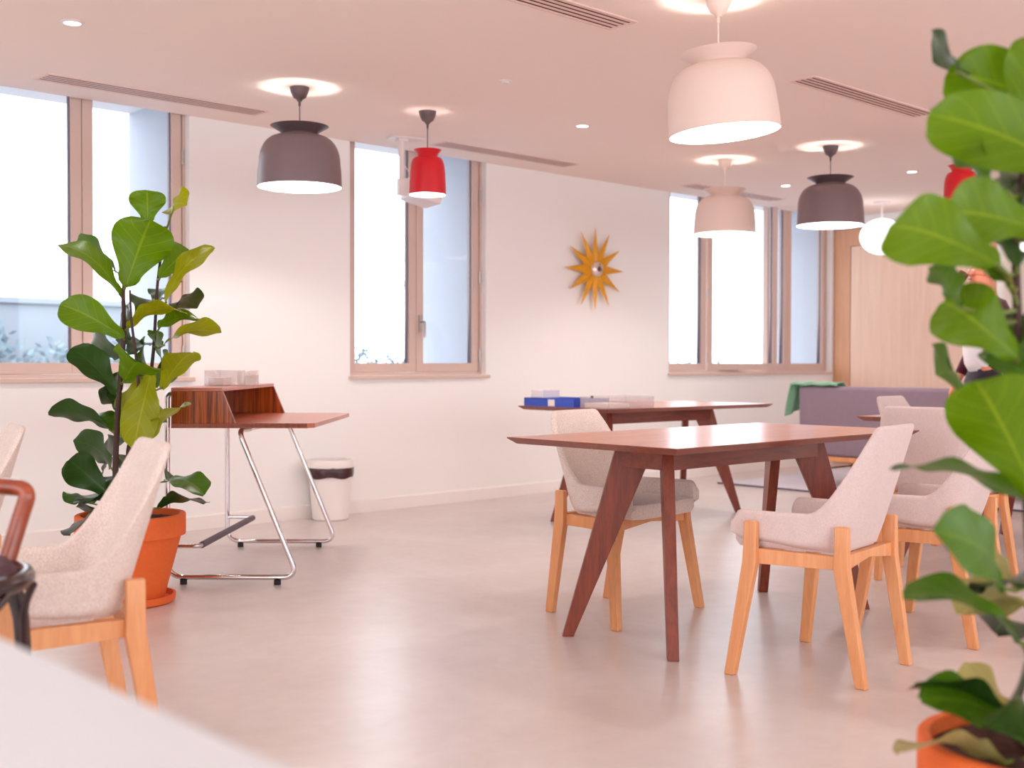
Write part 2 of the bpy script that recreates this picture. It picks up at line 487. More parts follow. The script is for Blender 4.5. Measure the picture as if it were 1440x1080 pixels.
for i, (a, b) in enumerate(WIN):
    f = MB(); t = .018
    f.box(a, a+t, YW, YW+.07, SILL-.01, WTOP); f.box(b-t, b, YW, YW+.07, SILL-.01, WTOP)
    f.box(a+t, b-t, YW, YW+.07, SILL-.01, SILL+.01); f.box(a+t, b-t, YW, YW+.07, WTOP-.02, WTOP)
    wo = f.build('window_%d' % (i+1), M['frame'], bevel=.002)
    struct(wo)
    s = MB().box(a-.012, b+.02, YB-.03, YW+.01, SILL-.035, SILL-.012).build('window_sill', M['frame'], wo, bevel=.003)
    s['kind'] = 'structure'
    ia, ib = a+t+.004, b-t-.004; mid = (ia+ib)/2
    if i < 2:
        sash(wo, ia, mid-.002, hinges=-.004)
        sash(wo, mid+.002, ib, hand=.03, hinges=(ib-mid-.002)+.004)
    else:
        sash(wo, ia, 8.645)
        sash(wo, 8.675, 9.60, swing=-math.radians(8), hinges=-.006)
        sash(wo, 9.61, 9.955)
        sash(wo, 9.959, ib)
# outer reveals of the thick wall, bluish shade put into their colour
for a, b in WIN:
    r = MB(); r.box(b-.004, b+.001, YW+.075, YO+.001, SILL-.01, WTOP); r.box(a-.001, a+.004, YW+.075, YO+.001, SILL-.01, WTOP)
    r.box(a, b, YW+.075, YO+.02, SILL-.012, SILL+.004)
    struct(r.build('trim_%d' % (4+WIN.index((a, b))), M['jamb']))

# ------------------------------------------------------------------ outside
tag(MB().box(-30, 60, YO+.02, 60, -.1, -.012).build('gravel_ground', M['gravel']), 'pale gravel ground outside the windows', 'ground', kind='stuff')
gw = MB().box(-6, 8.5, 15.2, 15.5, 0, 1.75); gw.box(-6, 8.5, 15.14, 15.56, 1.75, 1.83)
tag(gw.build('garden_wall', M['stone'], bevel=.01), 'low pale stone garden wall seen through the left window', 'wall')
hd = MB(); random.seed(3)


def tuft(mb, c, r, n, lf):
    for k in range(n):
        d = Vector((random.gauss(0, 1), random.gauss(0, 1), random.gauss(0, 1))).normalized()*r*random.uniform(.4, 1)
        p = Vector(c)+Vector((d.x, d.y*.6, abs(d.z))); q = Euler((random.uniform(0, 6), random.uniform(0, 6), 0)).to_matrix()
        e1, e2 = q @ Vector((lf, 0, 0)), q @ Vector((0, lf*.5, 0))
        mb.add([p-e1, p-e2, p+e1, p+e2], [(0, 1, 2, 3)])


for k in range(130):
    tuft(hd, (random.uniform(2.5, 7.4), 14.6+random.uniform(-.2, .2), random.uniform(.08, 1.2)), .4, 26, .06)
tag(hd.build('overexposed_hedge', M['hedge']), 'hedge in front of the garden wall, daylight glare painted into its pale colour', 'hedge', kind='stuff')
for nm, x, y, lab in (('overexposed_shrub', 6.9, 9.2, 'shrub behind the middle window, daylight glare painted into its pale colour'), ('overexposed_shrub', 11.8, 9.4, 'shrub behind the right window, daylight glare painted into its pale colour')):
    m = MB(); random.seed(int(x*10))
    for k in range(16): tuft(m, (x+random.uniform(-.6, .6), y+random.uniform(-.2, .2), random.uniform(.3, 1.02)), .2, 26, .035)
    s_ = MB()
    for k in range(9):
        dx = (k-4)*.13; s_.tube([(x+dx*.3, y, 0), (x+dx*.7, y, .5), (x+dx, y+.05, 1.0+.12*math.sin(k*2.3))], [.012, .008, .004], 6)
    r = thing(nm, lab, 'shrub', (0, 0, 0))
    m.build('foliage', M['hedge'], r); s_.build('stem', M['twig'], r)
# a bare tree far behind the middle window
tr = MB(); random.seed(11)


def branch(p, d, L, r, k):
    q = p + d*L
    tr.tube([p, (p+q)/2+Vector((random.uniform(-.05, .05), 0, random.uniform(-.03, .03)))*L, q], [r, r*.8, r*.6], 6)
    if k == 0: return
    for _ in range(3):
        e = (d + Vector((random.uniform(-.8, .8), random.uniform(-.5, .5), random.uniform(-.1, .6)))).normalized()
        branch(q, e, L*random.uniform(.6, .8), r*.6, k-1)


branch(Vector((12.2, 14.6, 0)), Vector((-.1, 0, 1)), 1.2, .045, 4)
tag(tr.build('bare_tree', M['twig']), 'small bare winter tree outside the middle window', 'tree')

# ------------------------------------------------------------------ ceiling fittings


def vent(x0, x1, y0, y1, label):
    t = thing('ceiling_vent', label, 'ceiling vent', (x0, y0, ZC), 0, 'linear slot vents in the ceiling')
    L, Wd = x1-x0, y1-y0; e = .014
    f = MB(); f.box(0, L, 0, e, -.006, 0); f.box(0, L, Wd-e, Wd, -.006, 0); f.box(0, e, e, Wd-e, -.006, 0); f.box(L-e, L, e, Wd-e, -.006, 0)
    f.build('frame', M['vent'], t)
    MB().box(e, L-e, e, Wd-e, -.004, -.0004).build('face_plate', M['vent'], t)
    n = 4; gap = (Wd-2*e)/n
    for k in range(n):
        yy = e+gap*(k+.5)
        MB().box(e+.006, L-e-.006, yy-.005, yy+.005, -.0048, -.004).build('slot', M['ventdark'], t)
    return t


vent(2.455, 3.77, 6.02, 6.195, 'slot vent in the ceiling over the left window')
vent(5.13, 6.43, 6.02, 6.195, 'slot vent in the ceiling above the middle window')
vent(7.82, 9.13, 6.02, 6.195, 'slot vent in the ceiling beside the right window, behind the small white lamp')
vent(2.62, 3.928, 3.34, 3.505, 'slot vent cut by the top edge, left of the large white lamp')
vent(5.32, 6.63, 3.335, 3.495, 'slot vent between the large white lamp and the right-hand plant')


def downlight(x, y, label, power=11):
    t = thing('downlight', label, 'downlight', (x, y, ZC), 0, 'round recessed ceiling downlights')
    MB().lathe([(.036, -.001), (.052, -.001), (.052, -.004), (.036, -.007)], 32, close=True).build('trim_ring', M['metalwhite'], t, smooth=True)
    MB().lathe([(.0, -.0035), (.037, -.0035), (.037, -.0015), (0, -.0015)], 32).build('lens', M['down'], t)
    L = bpy.data.lights.new('downlight_beam', 'SPOT'); L.energy = power; L.color = (1, .975, .95); L.spot_size = 2.3; L.spot_blend = .8; L.shadow_soft_size = .05
    o = bpy.data.objects.new('downlight_beam', L); COL.objects.link(o); o.parent = t; o.location = (0, 0, -.03)
    return t


downlight(2.17, 5.05, 'round downlight at the top left, nearest the left window')
downlight(5.40, 5.04, 'round downlight between the red lamp and the large white lamp')
downlight(8.43, 5.56, 'round downlight left of the right-hand grey lamp')
downlight(8.51, 4.48, 'round downlight between the right-hand grey lamp and the red lamp behind the plant')
for x, y in ((2.2, 1.6), (5.4, 1.4), (8.5, 1.8), (-.6, 3.6), (-.6, .4), (3., -1.6), (7., -1.6)):  # unseen downlights added for warm fill light
    t = downlight(x, y, 'added fill downlight, unseen outside the picture, nearer the camera')
    t['group'] = 'added fill downlights outside the picture'
dt = MB().lathe([(0, -.012), (.018, -.012), (.022, -.004), (.035, -.003), (.035, 0), (0, 0)], 24).build('sprinkler_cover', M['metalwhite'], smooth=True, loc=(4.42, 3.94, ZC))
_p = Vector((0, 0, HC)) + ray(709, 114)*((ZC-HC)/ray(709, 114).z)
dt.location = (_p.x, _p.y, ZC)
tag(dt, 'small round sprinkler cover on the bare middle of the ceiling', 'sprinkler')


def bell(R, H, neck, col_r, hn, hc, pw=.9):
    """outer profile from rim (z=0) up to the collar edge"""
    p = [(R, 0), (R*.995, H*.12), (R*.985, H*.3), (R*.965, H*.45)]
    for k in range(1, 9):
        a = k/8*PI/2
        p.append((neck + (R*.965-neck)*math.cos(a)**pw, H*.45 + (hn-H*.45)*math.sin(a)))
    p += [(neck*.985, hn+.008), (neck*1.06, hn+.02), (col_r, hc)]
    return p


def pendant(px, top, rim_z, R, kind, label, group=None, tilt=0, power=15, tall=False):
    mats = {'grey': (M['lampgrey'], M['lampgreyd']), 'red': (M['lampred'], M['lampgreyd']), 'white': (M['lampwhite'], M['lampwhite'])}[kind]
    t = thing('pendant_lamp', label, 'pendant lamp', (top[0], top[1], ZC), 0, group)
    if tall: H, neck, cr, hn, hc = R*2.0, R*.55, R*.75, R*2.02, R*2.42
    else: H, neck, cr, hn, hc = R*1.22, R*.43, R*.69, R*1.22, R*1.45
    sy = -(ZC-rim_z)
    prof = bell(R, H, neck, cr, hn, hc, .6 if tall else .8)
    th = .0035
    inner = [(max(r-th, .01), z+(.0 if i == 0 else -th*.3)) for i, (r, z) in enumerate(prof)]
    T = Matrix.Translation((0, 0, sy))
    if tilt:
        ax = Vector((CZ[0], CZ[1], 0))
        T = Matrix.Translation((0, 0, sy+hc)) @ Matrix.Rotation(tilt, 4, ax) @ Matrix.Translation((0, 0, -hc))
    nk = next(i for i, q in enumerate(prof) if abs(q[0]-neck*.985) < 1e-6)
    body = MB(); body.lathe(prof[:nk+1], 64, M4=T); body.f = [f for f in body.f if len(f) == 4]; body.mi = [0]*len(body.f); body.uv = [None]*len(body.f)
    o = body.build('lamp_shade', mats[0], t, smooth=True)
    lin = MB(); lin.lathe(inner[:nk+1], 64, M4=T); lin.f = [f for f in lin.f if len(f) == 4]; lin.mi = [0]*len(lin.f); lin.uv = [None]*len(lin.f)
    lin.build('inner_lining', M['shadein'], t, smooth=True)['label'] = 'white enamelled inside'
    col = MB(); c = prof[nk:] + [(q[0]-th, q[1]+.001) for q in reversed(prof[nk:])]
    col.lathe(c, 64, M4=T, close=True)
    col.build('collar', mats[0] if kind != 'grey' else mats[1], t, smooth=True)
    # spider and bulb holder in the neck
    h = MB(); h.lathe([(0, hn-.06), (.02, hn-.06), (.022, hn+.03), (.012, hn+.045), (0, hn+.045)], 24, M4=T)
    for k in range(3):
        a = k*2*PI/3+.5
        h.tube([T @ Vector((0, 0, hn)), T @ Vector((neck*.96*math.cos(a), neck*.96*math.sin(a), hn))], .003, 6)
    h.build('bulb_holder', mats[1], t, smooth=True)
    bz = hn-.06-.032
    rr = .034 if R > .15 else .024
    MB().lathe([(0, bz-rr)]+[(rr*math.sin(a*PI/10), bz-rr*math.cos(a*PI/10)) for a in range(1, 9)]+[(.012, hn-.06)], 20, M4=T).build('bulb', M['bulb'], t, smooth=True)
    cp = MB(); q = [(.0, -.075), (.012, -.075), (.016, -.066), (.034, -.055), (.046, -.03), (.051, -.008), (.052, 0), (0, 0)]
    cp.lathe(q, 32); cp.build('ceiling_canopy', mats[1], t, smooth=True)
    cc = MB(); e = T @ Vector((0, 0, hn+.045))
    cc.tube([(0, 0, -.07), (0, 0, -.10)], .0065, 10); cc.tube([(0, 0, -.07), (0, 0, (e.z-.07)/2), e], .0032, 8)
    cc.build('cord', mats[1], t, smooth=True)
    L = bpy.data.lights.new('pendant_light', 'POINT'); L.energy = power; L.color = (1, .93, .88); L.shadow_soft_size = .036
    lo = bpy.data.objects.new('pendant_light', L); COL.objects.link(lo); lo.parent = t
    lo.location = T @ Vector((0, 0, bz-rr-.045))
    return t


G = 'bell shaped pendant lamps'
pendant(0, (3.565, 5.402), 1.955, .2255, 'grey', 'grey bell pendant lamp beside the left window, above the wooden desk')
pendant(0, (4.445, 5.392), 2.0, .109, 'red', 'small red bell pendant lamp in front of the middle window', power=6, tall=True)
pendant(0, (3.915, 2.905), 1.945, .2255, 'white', 'large cream bell pendant lamp, slightly tilted, cut off at the top edge', tilt=-.085)
pendant(0, (7.067, 5.178), 1.95, .2255, 'white', 'smaller looking cream bell pendant lamp in front of the right window')
pendant(0, (7.13, 4.348), 1.95, .2255, 'grey', 'grey bell pendant lamp hanging right of the two cream lamps')
_p = at(1351, 290, 7.35)
pendant(0, (_p.x, _p.y), _p.z, .109, 'red', 'small red bell pendant lamp half hidden by the right-hand plant', power=6, tall=True)
for (x, y, d, lab) in ((1239, 331, 10.8, 'round white opal globe lamp in front of the oak panelling'), (1439, 327, 10.5, 'white opal globe lamp cut off by the right edge behind the plant')):
    c = at(x, y, d); t = thing('globe_lamp', lab, 'globe lamp', (c.x, c.y, ZC))
    n = 16; zc = c.z-ZC
    MB().lathe([(.195*math.sin(k*PI/n), zc-.165*math.cos(k*PI/n)) for k in range(n+1)], 48).build('glass_globe', M['globe'], t, smooth=True)
    MB().lathe([(0, -.02), (.07, -.018), (.075, 0), (0, 0)], 32).build('ceiling_canopy', M['metalwhite'], t, smooth=True)
    MB().tube([(0, 0, -.015), (0, 0, zc+.16)], .01, 10).build('stem', M['metalwhite'], t, smooth=True)

# projector hung by the middle window
t = thing('projector', 'white projector on a ceiling pole behind the small red lamp', 'projector', (4.93, 6.10, ZC), -.3)
MB().box(-.19, .05, -.05, .05, -.012, 0).box(-.135, -.065, -.035, .035, -.03, -.012).build('ceiling_plate', M['metalwhite'], t, bevel=.003)
MB().tube([(-.10, 0, -.008), (-.10, 0, -.37)], .018, 16).build('pole', M['metalwhite'], t, smooth=True)
MB().box(-.125, .0, -.03, .03, -.38, -.27).box(0, .03, -.02, .02, -.34, -.25).build('bracket', M['metalwhite'], t, bevel=.004)
pr = Matrix.Translation((.045, .02, -.345)) @ Matrix.Rotation(math.radians(14), 4, 'Y')
MB().box(-.09, .11, -.13, .13, -.07, .085, pr).build('housing', M['metalwhite'], t, bevel=.015, seg=3)
MB().lathe([(0, 0), (.035, 0), (.04, .014), (.0, .014)], 24, M4=pr @ Matrix.Translation((.02, -.13, 0)) @ Matrix.Rotation(PI/2, 4, 'X')).build('lens', M['ventdark'], t, smooth=True)
MB().tube([(-.12, 0, -.005), (-.125, 0, -.06), (-.12, 0, -.12), (-.095, 0, -.17), (-.05, 0, -.22)], .0035, 8).build('cable', M['metalwhite'], t, smooth=True)

# ------------------------------------------------------------------ sunburst clock
t = thing('sunburst_clock', 'golden sunburst wall clock with twelve pointed rays', 'wall clock', (7.045, YB, 1.763))
for k in range(12):
    a = PI/2 + k*PI/6; R1 = .345; d = Vector((math.cos(a), 0, math.sin(a))); s_ = Vector((-math.sin(a), 0, math.cos(a))); yv = Vector((0, 1, 0))
    o0 = Vector((0, -.05, 0)); w0 = .037; dd = .026
    r0 = .052
    P = [o0+d*r0*.6+s_*w0*.55, o0+d*r0*.6-yv*dd*.6, o0+d*r0*.6-s_*w0*.55, o0+d*r0*.6+yv*dd,
         o0+d*.125+s_*w0, o0+d*.125-yv*dd, o0+d*.125-s_*w0, o0+d*.125+yv*dd, o0+d*R1]
    F = [(0, 1, 5, 4), (1, 2, 6, 5), (2, 3, 7, 6), (3, 0, 4, 7), (4, 5, 8), (5, 6, 8), (6, 7, 8), (7, 4, 8), (3, 2, 1, 0)]
    MB().add(P, F).build('ray', M['brass'], t)
RX = Matrix.Rotation(PI/2, 4, 'X')
MB().lathe([(0, 0), (.06, 0), (.07, .02), (.07, .05), (0, .05)], 32, M4=RX).build('body', M['brass'], t, smooth=True)
MB().lathe([(0, .05), (.062, .05), (.062, .075), (.052, .088), (.03, .093), (0, .094)], 40, M4=RX).build('dial', M['clockwhite'], t, smooth=True)
MB().lathe([(0, .092), (.02, .092), (.017, .106), (0, .110)], 24, M4=RX).build('hub', M['clockdark'], t, smooth=True)
MB().box(-.003, .003, -.103, -.1, 0, .045).build('hand', M['clockdark'], t)
MB().box(-.003, .003, -.108, -.105, -.002, .05, Matrix.Rotation(2.2, 4, 'Y')).build('hand', M['clockdark'], t)


# ------------------------------------------------------------------ dining tables
def make_table(loc, rz, label):
    t = thing('dining_table', label, 'table', (loc[0], loc[1], 0), rz, 'walnut dining tables')
    hx, hy, zt, zb, ins = .795, .4, .74, .716, .026
    V = [(-hx, -hy, zt), (hx, -hy, zt), (hx, hy, zt), (-hx, hy, zt), (-hx, -hy, zt-.004), (hx, -hy, zt-.004), (hx, hy, zt-.004), (-hx, hy, zt-.004),
         (-hx+ins, -hy+ins, zb), (hx-ins, -hy+ins, zb), (hx-ins, hy-ins, zb), (-hx+ins, hy-ins, zb)]
    F = [(0, 1, 2, 3), (11, 10, 9, 8)] + [(4+i, 4+(i+1) % 4, (i+1) % 4, i) for i in range(4)] + [(8+i, 8+(i+1) % 4, 4+(i+1) % 4, 4+i) for i in range(4)]
    m = MB().add(V, F)
    m.mi = [0]+[1]*(len(F)-1)
    m.build('tabletop', [M['walnut_top_lit'], M['walnut']], t)
    ax, ay, th = .50, .128, .024
    a = MB(); a.box(-ax, ax, -ay, -ay+th, .632, zb); a.box(-ax, ax, ay-th, ay, .632, zb); a.box(-ax, -ax+th, -ay+th, ay-th, .632, zb); a.box(ax-th, ax, -ay+th, ay-th, .632, zb)
    a.build('apron', M['walnut'], t)
    for sx in (-1, 1):
        for sy in (-1, 1):
            fx, fy = sx*(.625+.014), sy*(.25+.014)
            ux, uy = -sx*.7071, -sy*.7071                     # towards the middle
            poly = [(0, 0), (.042, 0), (.345, zb), (.2, zb)]
            M4 = Matrix(((ux, -uy, 0, fx), (uy, ux, 0, fy), (0, 0, 1, 0), (0, 0, 0, 1)))
            l = MB(); l.prism(poly, 'y', -.02, .02, M4); l.build('leg', M['walnut_leg'], t, bevel=.003)
    return t


T1 = make_table((3.795, 2.776), -.004, 'walnut dining table in front, with slanted legs and empty top')
T2 = dup(T1, (6.0, 4.995, 0), -.044, 'walnut dining table by the window wall, with blue box and white trays on it')
T3 = dup(T1, (6.322, 2.806, 0), 0, 'walnut dining table at the right, mostly behind grey chairs and the plant')


# ------------------------------------------------------------------ upholstered chairs
def make_chair(label, fab):
    t = thing('dining_chair', label, 'chair', (0, 0, 0), 0, 'upholstered shell chairs with beech legs')
    # plan outline of the shell, right front -> back -> left front
    hw_f, hw_r, yf, yr = .232, .188, .225, -.150
    base = round_path([(hw_f, yf, 0), (hw_f-.002, .05, 0), (hw_r, yr, 0), (-hw_r, yr, 0), (-hw_f+.002, .05, 0), (-hw_f, yf, 0)], .085, 8)
    # resample
    L = [0]
    for i in range(1, len(base)): L.append(L[-1]+(base[i]-base[i-1]).length)
    def P(s):
        s = max(0, min(1, s))*L[-1]
        for i in range(1, len(L)):
            if s <= L[i]+1e-9:
                q = (s-L[i-1])/max(L[i]-L[i-1], 1e-9); return base[i-1].lerp(base[i], q)
        return base[-1]
    n = 96; nv = 12; V = []; TH = .026
    sm = lambda x: (lambda q: q*q*(3-2*q))(max(0, min(1, x)))
    tot = L[-1]; s_a, s_b = .245/tot, .422/tot                # rim climbs between these arc lengths

    def S(s, v):
        p = P(s); m_ = min(s, 1-s); e = m_*tot
        k = sm((m_-s_a)/(s_b-s_a))**1.2
        arm = .522 - .03*sm(1-e/.03)
        top = arm + (.806-arm)*k
        zb = .418+.014*sm((p.y+.05)/.2) + .02*sm(1-e/.03)
        z = zb + (top-zb)*v
        lean = max(0, z-.46)
        y = p.y - (.24*lean + .1*lean**2)*sm((.12-p.y)/.24)
        x = p.x*(1 + .12*sm((z-.43)/.35))
        cu = 1 - .10*max(0, (1-v*4.5))**2
        if y < 0: y *= cu
        if p.y < -.08: y -= .012*math.cos(min(1, abs(p.x)/.19)*PI/2)*sm((z-.45)/.2)
        return Vector((x*cu, y, z))
    per = 2*(nv+1)+5
    for i in range(n+1):
        s = i/n; e = min(s, 1-s)*tot
        th = TH*math.sqrt(max(.02, 1-(1-min(1, e/.016))**2)) if e < .016 else TH
        d = S(min(1, s+.004), .8)-S(max(0, s-.004), .8); nh = Vector((-d.y, d.x, 0)).normalized()
        if nh.dot(P(s)-Vector((0, .03, 0))) < 0: nh = -nh
        if e > .4 and abs(P(s).x) < .02: nh = Vector((0, -1, 0))
        outer = [S(s, j/nv) for j in range(nv+1)]
        inn = [q-nh*th for q in outer]
        tv = (outer[-1]-outer[-2]).normalized(); c = (outer[-1]+inn[-1])/2
        rim = [c + nh*math.cos(a*PI/6)*th/2 + tv*math.sin(a*PI/6)*th/2 for a in range(1, 6)]
        V += outer + rim + inn[::-1]
    F = [(i*per+j, (i+1)*per+j, (i+1)*per+(j+1) % per, i*per+(j+1) % per) for i in range(n) for j in range(per)]
    F += [tuple(range(per-1, -1, -1)), tuple(n*per+j for j in range(per))]
    MB().add(V, F).build('seat_shell', fab, t, smooth=True)
    # seat pad: plan a little inside the shell, rounded edge, crowned
    inner = []
    for i in range(33):
        p = P(i/32); c = Vector((0, .03, 0)); d = (c-p); d.z = 0
        inner.append(p + d.normalized()*.020)
    ring = [(q.x, q.y) for q in inner]
    fx = [(-.215+.043*i, .243-.006*abs(i-5)/5) for i in range(1, 10)]
    ring += fx
    rings = [(.80, .408), (.955, .412), (1., .428), (1., .452), (.965, .468), (.7, .476), (.35, .479)]
    V = []; nn = len(ring)
    for sc_, z in rings:
        V += [(x*sc_, .03+(y-.03)*sc_, z - .02*max(0, .03-y)) for x, y in ring]
    V.append((0, .03, .48)); V.append((0, .03, .408))
    F = [(r*nn+i, r*nn+(i+1) % nn, (r+1)*nn+(i+1) % nn, (r+1)*nn+i) for r in range(len(rings)-1) for i in range(nn)]
    F += [((len(rings)-1)*nn+i, (len(rings)-1)*nn+(i+1) % nn, len(V)-2) for i in range(nn)] + [((i+1) % nn, i, len(V)-1) for i in range(nn)]
    MB().add(V, F).build('seat_cushion', fab, t, smooth=True)
    # legs
    for sx in (-1, 1):
        for (xt, yt, xf, yf2, wd) in ((.246, .145, .287, .195, .045), (.203, -.148, .192, -.21, .046)):
            X0 = sx*xt; X1 = sx*xf; th = .026
            def sec(x, y, z, w_, t_):
                return [(x-t_/2, y-w_/2, z), (x+t_/2, y-w_/2, z), (x+t_/2, y+w_/2, z), (x-t_/2, y+w_/2, z)]
            S = [sec(X0, yt, .502, wd*.9, .02), sec(X0, yt, .498, wd, .024), sec(X0, yt, .425, wd, .028), sec(X0*.985+X1*.015, yt, .37, wd*1.08, .034), sec(X1, yf2, 0, .036, .030)]
            V = [p for q in S for p in q]
            F = [(3, 2, 1, 0)] + [(16, 17, 18, 19)] + [(4*r+i, 4*r+(i+1) % 4, 4*r+4+(i+1) % 4, 4*r+4+i) for r in range(4) for i in range(4)]
            MB().add(V, F).build('leg', M['beech'], t, bevel=.004)
    f = MB()
    for sx in (-1, 1):
        f.add([(sx*.238, .125, .362), (sx*.206, .125, .372), (sx*.165, -.13, .372), (sx*.197, -.13, .362), (sx*.238, .125, .412), (sx*.206, .125, .412), (sx*.165, -.13, .405), (sx*.197, -.13, .405)],
              [(0, 1, 2, 3), (4, 5, 6, 7), (0, 1, 5, 4), (1, 2, 6, 5), (2, 3, 7, 6), (3, 0, 4, 7)])
    for (xx, yy) in ((.235, .142), (.190, -.145)):
        f.prism([(-xx, .362), (0, .384), (xx, .362), (xx, .410), (-xx, .410)], 'y', yy-.013, yy+.013)
    f.build('seat_frame', M['beech'], t, bevel=.002)
    return t


CH = make_chair('light grey chair in the right foreground, its back towards the plant', M['chairfab2'])
CH.location = (3.48, 2.136, 0); CH.rotation_euler = (0, 0, .14)
dup(CH, (4.235, 2.130, 0), .14, 'light grey chair behind the foreground grey chair, partly hidden by leaves')
dup(CH, (5.27, 2.63, 0), -PI/2+.03, 'light grey chair seen from behind, between the two right-hand tables')
dup(CH, (6.52, 3.32, 0), PI, 'light grey chair across the right-hand table, only its top showing before the sofa')
CB = make_chair('oatmeal chair behind the front table, facing the room, between its slanted legs', M['chairfab'])
CB.location = (3.636, 3.175, 0); CB.rotation_euler = (0, 0, PI+.08)


def face_yaw(fx, fd):
    wx, wy = cam_xy(fx, fd); return math.atan2(-wx, wy)


px_, py_ = cam_xy(-1.125, 2.90)
dup(CB, (px_, py_, 0), face_yaw(-.866, -.5), 'oatmeal chair at lower left, in front of the potted plant')
px_, py_ = cam_xy(-1.78, 3.62)
dup(CB, (px_, py_, 0), face_yaw(-.866, -.5), 'oatmeal chair at the left edge, behind the brown bentwood armchair')

# ------------------------------------------------------------------ bentwood armchair at the left edge
bx, by = cam_xy(-1.177, 2.33)
t = thing('bentwood_armchair', 'reddish brown bentwood armchair cut off by the left edge', 'armchair', (bx, by, 0), -YAW)
ZS = .60
# local x = right in the picture, y = away; the chair faces right, its back is to the left
ring = [(.2*math.cos(a*PI/24), .2*math.sin(a*PI/24), ZS-.02) for a in range(48)]
MB().tube(ring, .019, 10, closed=True).build('seat_ring', M['bentdark'], t, smooth=True)
MB().lathe([(0, ZS-.02), (.18, ZS-.02), (.185, ZS-.005), (.17, ZS+.012), (0, ZS+.018)], 40).build('seat', M['caneseat'], t, smooth=True)
hp = [(.105, .16, ZS-.02), (.125, .19, .68), (.145, .195, .745), (.08, .20, .75), (-.1, .225, .76), (-.26, .14, .775), (-.30, 0, .78), (-.26, -.14, .775), (-.1, -.225, .76), (.08, -.20, .75), (.145, -.195, .745), (.125, -.19, .68), (.105, -.16, ZS-.02)]
MB().tube(round_path(hp, .05, 6), .018, 12).build('arm_hoop', M['bentwood'], t, smooth=True)
bk = [(-.17, .11, ZS-.02), (-.25, .10, .80), (-.27, .07, 1.0*.88), (-.27, -.07, .88), (-.25, -.10, .80), (-.17, -.11, ZS-.02)]
MB().tube(round_path(bk, .08, 6), .0125, 10).build('back_hoop', M['bentwood'], t, smooth=True)
for sx, sy in ((1, 1), (1, -1), (-1, 1), (-1, -1)):
    MB().tube([(sx*.13, sy*.13, ZS-.03), (sx*.145, sy*.145, ZS-.12), (sx*.155, sy*.155, .25), (sx*.185, sy*.185, 0)], [.018, .017, .015, .013], 10).build('leg', M['bentdark'], t, smooth=True)
MB().tube([(.155*math.cos(a*PI/20), .155*math.sin(a*PI/20), .28) for a in range(40)], .009, 8, closed=True).build('stretcher_ring', M['bentdark'], t, smooth=True)
for sx, sy in ((1, -1), (1, 1)):
    MB().tube(round_path([(sx*.205, sy*.06, ZS-.035), (sx*.165, sy*.11, ZS-.09), (sx*.15, sy*.148, ZS-.25), (sx*.155, sy*.155, .30)], .06, 5), .009, 8).build('brace', M['bentdark'], t, smooth=True)

# ------------------------------------------------------------------ white table in the foreground
t = thing('white_table', 'out of focus white tabletop in the bottom left corner', 'table', (-.15, .75, 0))
MB().box(-.6, .598, -1.1, .62, .712, .74).build('tabletop', M['whitetop'], t, bevel=.006)
for sx in (-1, 1):
    for sy in (-.95, .5):
        MB().box(sx*.5-.02, sx*.5+.02, sy-.02, sy+.02, 0, .712).build('leg', M['metalwhite'], t, bevel=.003)

# ------------------------------------------------------------------ tubular steel desk
dx_, dy_ = cam_xy(-1.27, 5.925)
t = thing('desk', 'wooden desk with open side box on a chrome tube frame', 'desk', (dx_, dy_, 0), -YAW-.0095)
W2 = .56
# local x: back (left in the picture) to user side (right); y: along the desk, away from the camera
x0, x1, z0, z1 = -.275, .375, .716, .738
pl = [(x0, -W2), (x1-.03, -W2), (x1, -W2+.03), (x1, W2-.03), (x1-.03, W2), (x0, W2)]
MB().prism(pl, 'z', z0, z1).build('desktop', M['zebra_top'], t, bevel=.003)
for y in (-W2, W2-.018):
    MB().prism([(x0, z1), (.018, z1), (-.04, .882), (x0, .882)], 'y', y, y+.018).build('side_panel', M['zebra'], t, bevel=.002)
MB().box(x0, -.042, -W2, W2, .882, .899).build('shelf_top', M['zebra_top'], t, bevel=.002)
MB().box(x0, x0+.012, -W2+.018, W2-.018, z1, .882).build('back_panel', M['zebra'], t)
MB().box(x0, x1-.03, -W2, -W2+.003, z0-.001, z1).build('edge_band', M['zebra'], t)
R_ = .0125
for s in (-1, 1):
    yy = s*.545
    p = [(-.255, yy, .905-.07), (-.292, yy, .86), (-.292, yy, .5), (-.292, yy, .033), (.285, yy, .033), (.03, yy, .702), (.03, yy-s*.0, .702)]
    p = round_path([(-.24, yy, .872), (-.297, yy, .872), (-.297, yy, .033), (.300, yy, .033), (.028, yy, .704), (.05, yy-s*.12, .704)], .075, 8)
    MB().tube(p, R_, 14).build('frame_tube', M['chrome'], t, smooth=True)
    for xx in (-.225, .205):
        MB().lathe([(0, 0), (.016, 0), (.016, .022), (0, .022)], 16, c=(xx, yy, 0)).build('foot_pad', M['rubber'], t)
MB().tube([(.05, -.43, .704), (.05, .43, .704)], R_*.9, 12).build('cross_tube', M['chrome'], t, smooth=True)
fr = round_path([(-.297, -.545, .175), (-.15, -.545, .175), (-.15, .545, .165), (-.297, .545, .165)], .03, 5)
MB().tube(fr, .0105, 12).build('footrest', M['chrome'], t, smooth=True)
MB().tube([(-.15, -.51, .175), (-.15, .51, .165)], .0155, 14).build('footrest_grip', M['grip'], t, smooth=True)

